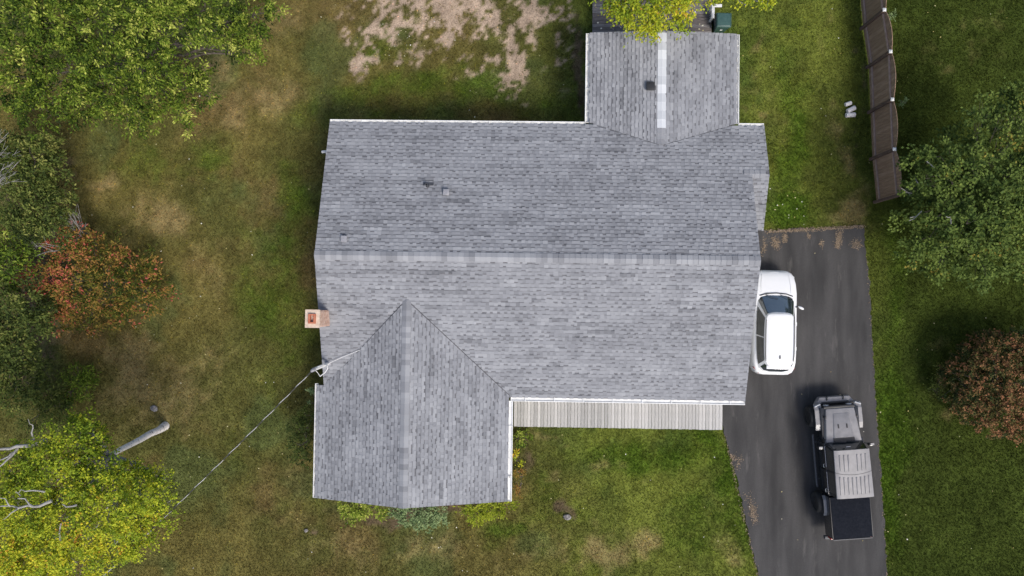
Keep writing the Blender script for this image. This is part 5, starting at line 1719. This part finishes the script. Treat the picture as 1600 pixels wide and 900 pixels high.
# dull green tree on the right, with open gaps and pale twigs
r_ = P(1510, 310, 0)
t = empty('open_tree', r_, 0, 'dull green open-crowned tree beside the lower end of the fence', 'tree')
rr = random.Random(41)
bl_ = []
for (px, py, z, rp, tn) in ((1415, 345, 3.4, 19, .56), (1450, 375, 3.6, 22, .52), (1425, 395, 3.2, 18, .50), (1470, 405, 3.2, 22, .55), (1465, 425, 3.0, 15, .55), (1500, 385, 4, 24, .55), (1540, 400, 3.8, 26, .56), (1575, 370, 4, 28, .58), (1545, 360, 4.4, 24, .55), (1510, 350, 4.6, 26, .42), (1470, 335, 4.2, 22, .46), (1440, 250, 4, 22, .46), (1470, 245, 4.2, 22, .50), (1485, 280, 4.6, 20, .60), (1450, 285, 4.2, 18, .46), (1520, 265, 4.8, 24, .52), (1528, 240, 4.6, 18, .48),
                            (1575, 222, 4.4, 22, .66), (1530, 190, 4.0, 18, .5), (1570, 160, 3.6, 18, .46), (1535, 160, 3.6, 13, .5), (1595, 260, 4.6, 26, .42), (1590, 300, 4.8, 26, .46), (1560, 290, 4.8, 20, .36), (1420, 300, 3.6, 14, .4), (1595, 340, 4.4, 24, .52), (1585, 405, 3.6, 22, .6), (1510, 420, 3.2, 18, .5), (1540, 430, 3.0, 12, .5), (1430, 275, 3.6, 14, .5), (1600, 190, 4, 26, .5), (1630, 250, 4.6, 40, .5), (1630, 340, 4.4, 40, .5), (1560, 330, 4.6, 18, .4), (1500, 320, 4.4, 16, .36), (1475, 360, 3.8, 16, .5), (1610, 150, 3.8, 30, .46)):
    bl_.append((px, py, z, rp * 1.3, min(.8, tn * 1.12), .55))
for q in ((1500, 330, 2.6, 70, .36), (1560, 300, 2.8, 70, .36), (1470, 380, 2.2, 50, .4), (1550, 390, 2.4, 60, .42), (1450, 280, 2.4, 44, .36), (1525, 300, 3.6, 40, .34), (1570, 210, 2.4, 50, .36), (1490, 235, 2.4, 40, .36)): bl_.append((*q, .4))
tp_ = crown('crown', t, bl_, M['leaf_dull'], (.115, .085), .95, .22, 26, 15, spread=.6, droop=0, tone_sd=.13, up=1.4)
limbs(t, r_, P(1515, 306, 1.0), tp_, M['bark'], .05, 5, 2, twig_r=.006)
m = MB()
for pth in ([(1440, 330, 4), (1428, 342, 4.1), (1420, 345, 4.1)], [(1432, 338, 4), (1422, 340, 4.2)], [(1490, 338, 4.7), (1482, 340, 4.8), (1478, 338, 4.8)], [(1485, 338, 4.7), (1486, 350, 4.8)], [(1436, 290, 4), (1430, 278, 4.1)], [(1425, 302, 3.4), (1412, 300, 3.5), (1404, 304, 3.5)], [(1418, 300, 3.4), (1408, 294, 3.5)], [(1460, 262, 4.4), (1448, 252, 4.4)]):
    pts = [P(*q) for q in pth]; m.tube(pts, [.02, .014, .01][:len(pts)], 5)
m.v = [(v[0] - r_.x, v[1] - r_.y, v[2] - r_.z) for v in m.v]
m.build('bare_twig', M['grey_twig'], t)

# rounded red-brown shrub on the right
bush(1535, 600, [(1560, 600, 1.2, 80, .62, .8), (1522, 590, 1.0, 50, .30, .8), (1502, 600, .8, 36, .22, .8), (1560, 638, .9, 48, .74, .7), (1605, 615, 1.2, 76, .74, .8), (1540, 552, .9, 36, .34, .8), (1580, 547, 1.0, 34, .38, .8), (1525, 632, .7, 34, .6, .7), (1650, 600, 1.2, 76, .6, .8)],
     'rounded reddish-brown clipped shrub on the right edge of the lawn', 'leaf_maroon', 28, 'shrub', 'round_shrub', leaf=(.08, .055), dens=1.0, clump=.11, shell_in=.80, droop=0, tone_sd=.25, rvar=.03)
bush(1468, 600, [(1468, 592, .4, 14, .6), (1462, 612, .35, 12, .55), (1472, 580, .5, 10, .8)], 'small pale weedy plant left of the rounded reddish shrub', 'leaf_dark', 29, 'plant', 'weed', leaf=(.08, .04), dens=.5, h=.15, r0=.015)

# foundation planting
bush(480, 690, [(471, 668, 1.7, 19, .34), (469, 696, 1.8, 21, .32), (477, 648, 1.4, 14, .34), (472, 716, 1.3, 15, .36)], 'very dark green evergreen shrub against the west wall of the front wing', 'leaf_dark', 51, 'shrub', 'evergreen_shrub', leaf=(.10, .03), clump=.14, dens=1.0)
bush(490, 618, [(489, 612, 1.2, 10, .75), (491, 630, 1.0, 8, .7)], 'small grey-green plant peeping past the gutter on the west wall', 'leaf_blue', 52, 'plant', 'plant', leaf=(.10, .05), clump=.14, dens=.8, h=.4, r0=.02)
bush(560, 785, [(545, 791, .9, 18, .62), (565, 796, .9, 18, .66), (590, 796, .8, 15, .6), (555, 805, .6, 12, .66)], 'mid green leafy shrub below the left end of the front wing', 'leaf_green', 53, 'shrub', 'leafy_shrub', leaf=(.15, .05), dens=1.3, clump=.2, h=.3, r0=.025)
bush(655, 790, [(640, 803, .9, 21, .72), (665, 806, .9, 21, .76), (687, 801, .9, 15, .72), (655, 813, .6, 13, .78), (622, 799, .8, 13, .7), (675, 813, .6, 11, .75)], 'blue-green juniper below the middle of the front wing', 'leaf_blue', 54, 'shrub', 'juniper', leaf=(.11, .045), clump=.14, h=.3, r0=.025, tone_sd=.2, dens=1.5)
bush(760, 790, [(745, 795, .8, 17, .66), (765, 794, .9, 18, .74), (785, 790, .9, 15, .8), (738, 810, .6, 9, .75), (757, 808, .6, 10, .75), (728, 796, .6, 9, .6)], 'bright lime green shrub below the right end of the front wing', 'leaf_lime', 55, 'shrub', 'lime_shrub', leaf=(.16, .045), dens=1.4, clump=.2, h=.3, r0=.025, spread=1.0)
bush(812, 715, [(804, 712, .5, 9, .75), (808, 722, .4, 8, .6)], 'small yellow plant beside the east gutter of the front wing', 'leaf_yellow', 56, 'plant', 'yellow_plant', leaf=(.09, .05), clump=.12, dens=.8, h=.2, r0=.015)
bush(812, 690, [(808, 682, .4, 10, .5), (818, 690, .35, 10, .45), (812, 700, .35, 8, .4), (825, 678, .3, 9, .45)], 'low green weeds in the corner between front deck and front wing', 'leaf_green', 57, 'plant', 'weed', leaf=(.11, .035), clump=.14, dens=.8, h=.15, r0=.012)
bush(815, 742, [(808, 735, .3, 8, .5), (815, 745, .3, 9, .45), (806, 760, .3, 8, .5), (812, 772, .3, 8, .6)], 'low ragged plants along the east wall of the front wing', 'leaf_red', 58, 'plant', 'weed', leaf=(.09, .03), clump=.12, dens=.6, h=.12, r0=.012)
for (px, py, lb, sd_, tn) in ((1392, 22, 'small grey-green weed at the foot of the second fence post from the top edge', 61, .6), (1409, 158, 'small grey-green weed at the foot of the fence post beside the open tree top', 62, .45), (1416, 298, 'pale twiggy weed at the end post of the fence', 63, .7)):
    bush(px, py, [(px, py, .35, 8, tn), (px + 6, py + 3, .3, 6, tn)], lb, 'leaf_blue', sd_, 'plant', 'weed', leaf=(.09, .04), clump=.12, dens=.6, h=.12, r0=.012)


# ------------------------------------------------------------------ litter
def flakes(name, pts, size, mat, label, seed, zs=.02):
    rng = np.random.default_rng(seed)
    pts = np.array(pts); n = len(pts)
    a = rng.uniform(0, 6.28, n)
    d = np.stack([np.cos(a), np.sin(a), rng.normal(0, .15, n)], 1); nm = unit(np.array([0, 0, 1.0]) + rng.normal(0, .25, (n, 3)))
    ln = size * rng.uniform(.6, 1.5, n)
    me = leaves_mesh(name, pts, unit(d), nm, ln, ln * rng.uniform(.5, .9, n), rng.uniform(0, 1, n))
    o = link(name, me, M[mat]); tag(o, label, 'leaves', kind='stuff')


rng = np.random.default_rng(77)
pts = []
for i in range(330):
    p = P(rng.uniform(0, 1600), rng.uniform(0, 900), 0)
    if house_mask(np.array([p.x]), np.array([p.y]), .5)[0]: continue
    ind = in_poly(np.array([p.x]), np.array([p.y]), [(q.x, q.y) for q in drive_poly])[0]
    if ind and rng.random() < .75: continue
    pts.append((p.x, p.y, .055 if ind else .07))
for (px, py, n, s) in ((640, 55, 26, 22), (300, 520, 22, 70), (1140, 830, 16, 60), (1230, 330, 20, 22), (700, 850, 20, 80), (1390, 650, 16, 90)):
    for k in range(n):
        p = P(px + rng.normal(0, s), py + rng.normal(0, s), 0)
        if not house_mask(np.array([p.x]), np.array([p.y]), .4)[0]: pts.append((p.x, p.y, .07))
flakes('fallen_leaves', pts, .052, 'specks', 'pale yellow and white fallen leaves scattered over lawn and driveway', 5)
pts = []


def scatter(ax_, ay_, bx_, by_, n, sd2):
    for k in range(int(n * 2.6)):
        t_ = rng.random()
        p = P(ax_ + (bx_ - ax_) * t_ + rng.normal(0, sd2), ay_ + (by_ - ay_) * t_ + rng.normal(0, sd2), .045)
        pts.append((p.x, p.y, .042 + rng.random() * .01))


scatter(1197, 362, 1350, 354, 420, 1.5)
for (a, b, c, d, n, s) in ((1210, 372, 1214, 386, 110, 3.2), (1226, 366, 1226, 378, 60, 2), (1312, 362, 1309, 386, 170, 2.6), (1335, 380, 1342, 384, 60, 4), (1283, 378, 1284, 384, 26, 2), (1262, 367, 1265, 370, 20, 2), (1174, 790, 1180, 815, 110, 3), (1168, 770, 1176, 800, 40, 4), (1144, 712, 1146, 718, 40, 2.5), (1160, 712, 1150, 735, 30, 3), (1195, 372, 1192, 398, 50, 2.5),
                           (1132, 680, 1184, 900, 90, 1.2), (1354, 400, 1386, 900, 60, .9)):
    scatter(a, b, c, d, n, s)
flakes('leaf_litter', pts, .036, 'litter', 'dry brown leaf litter along the edges of the asphalt driveway', 6)
pts = []
for k in range(90):
    p = P(rng.uniform(930, 1110), rng.uniform(-20, 52), .36); pts.append((p.x, p.y, .362))
flakes('deck_leaves', pts, .07, 'specks', 'yellow fallen leaves lying on the dark back deck', 8)
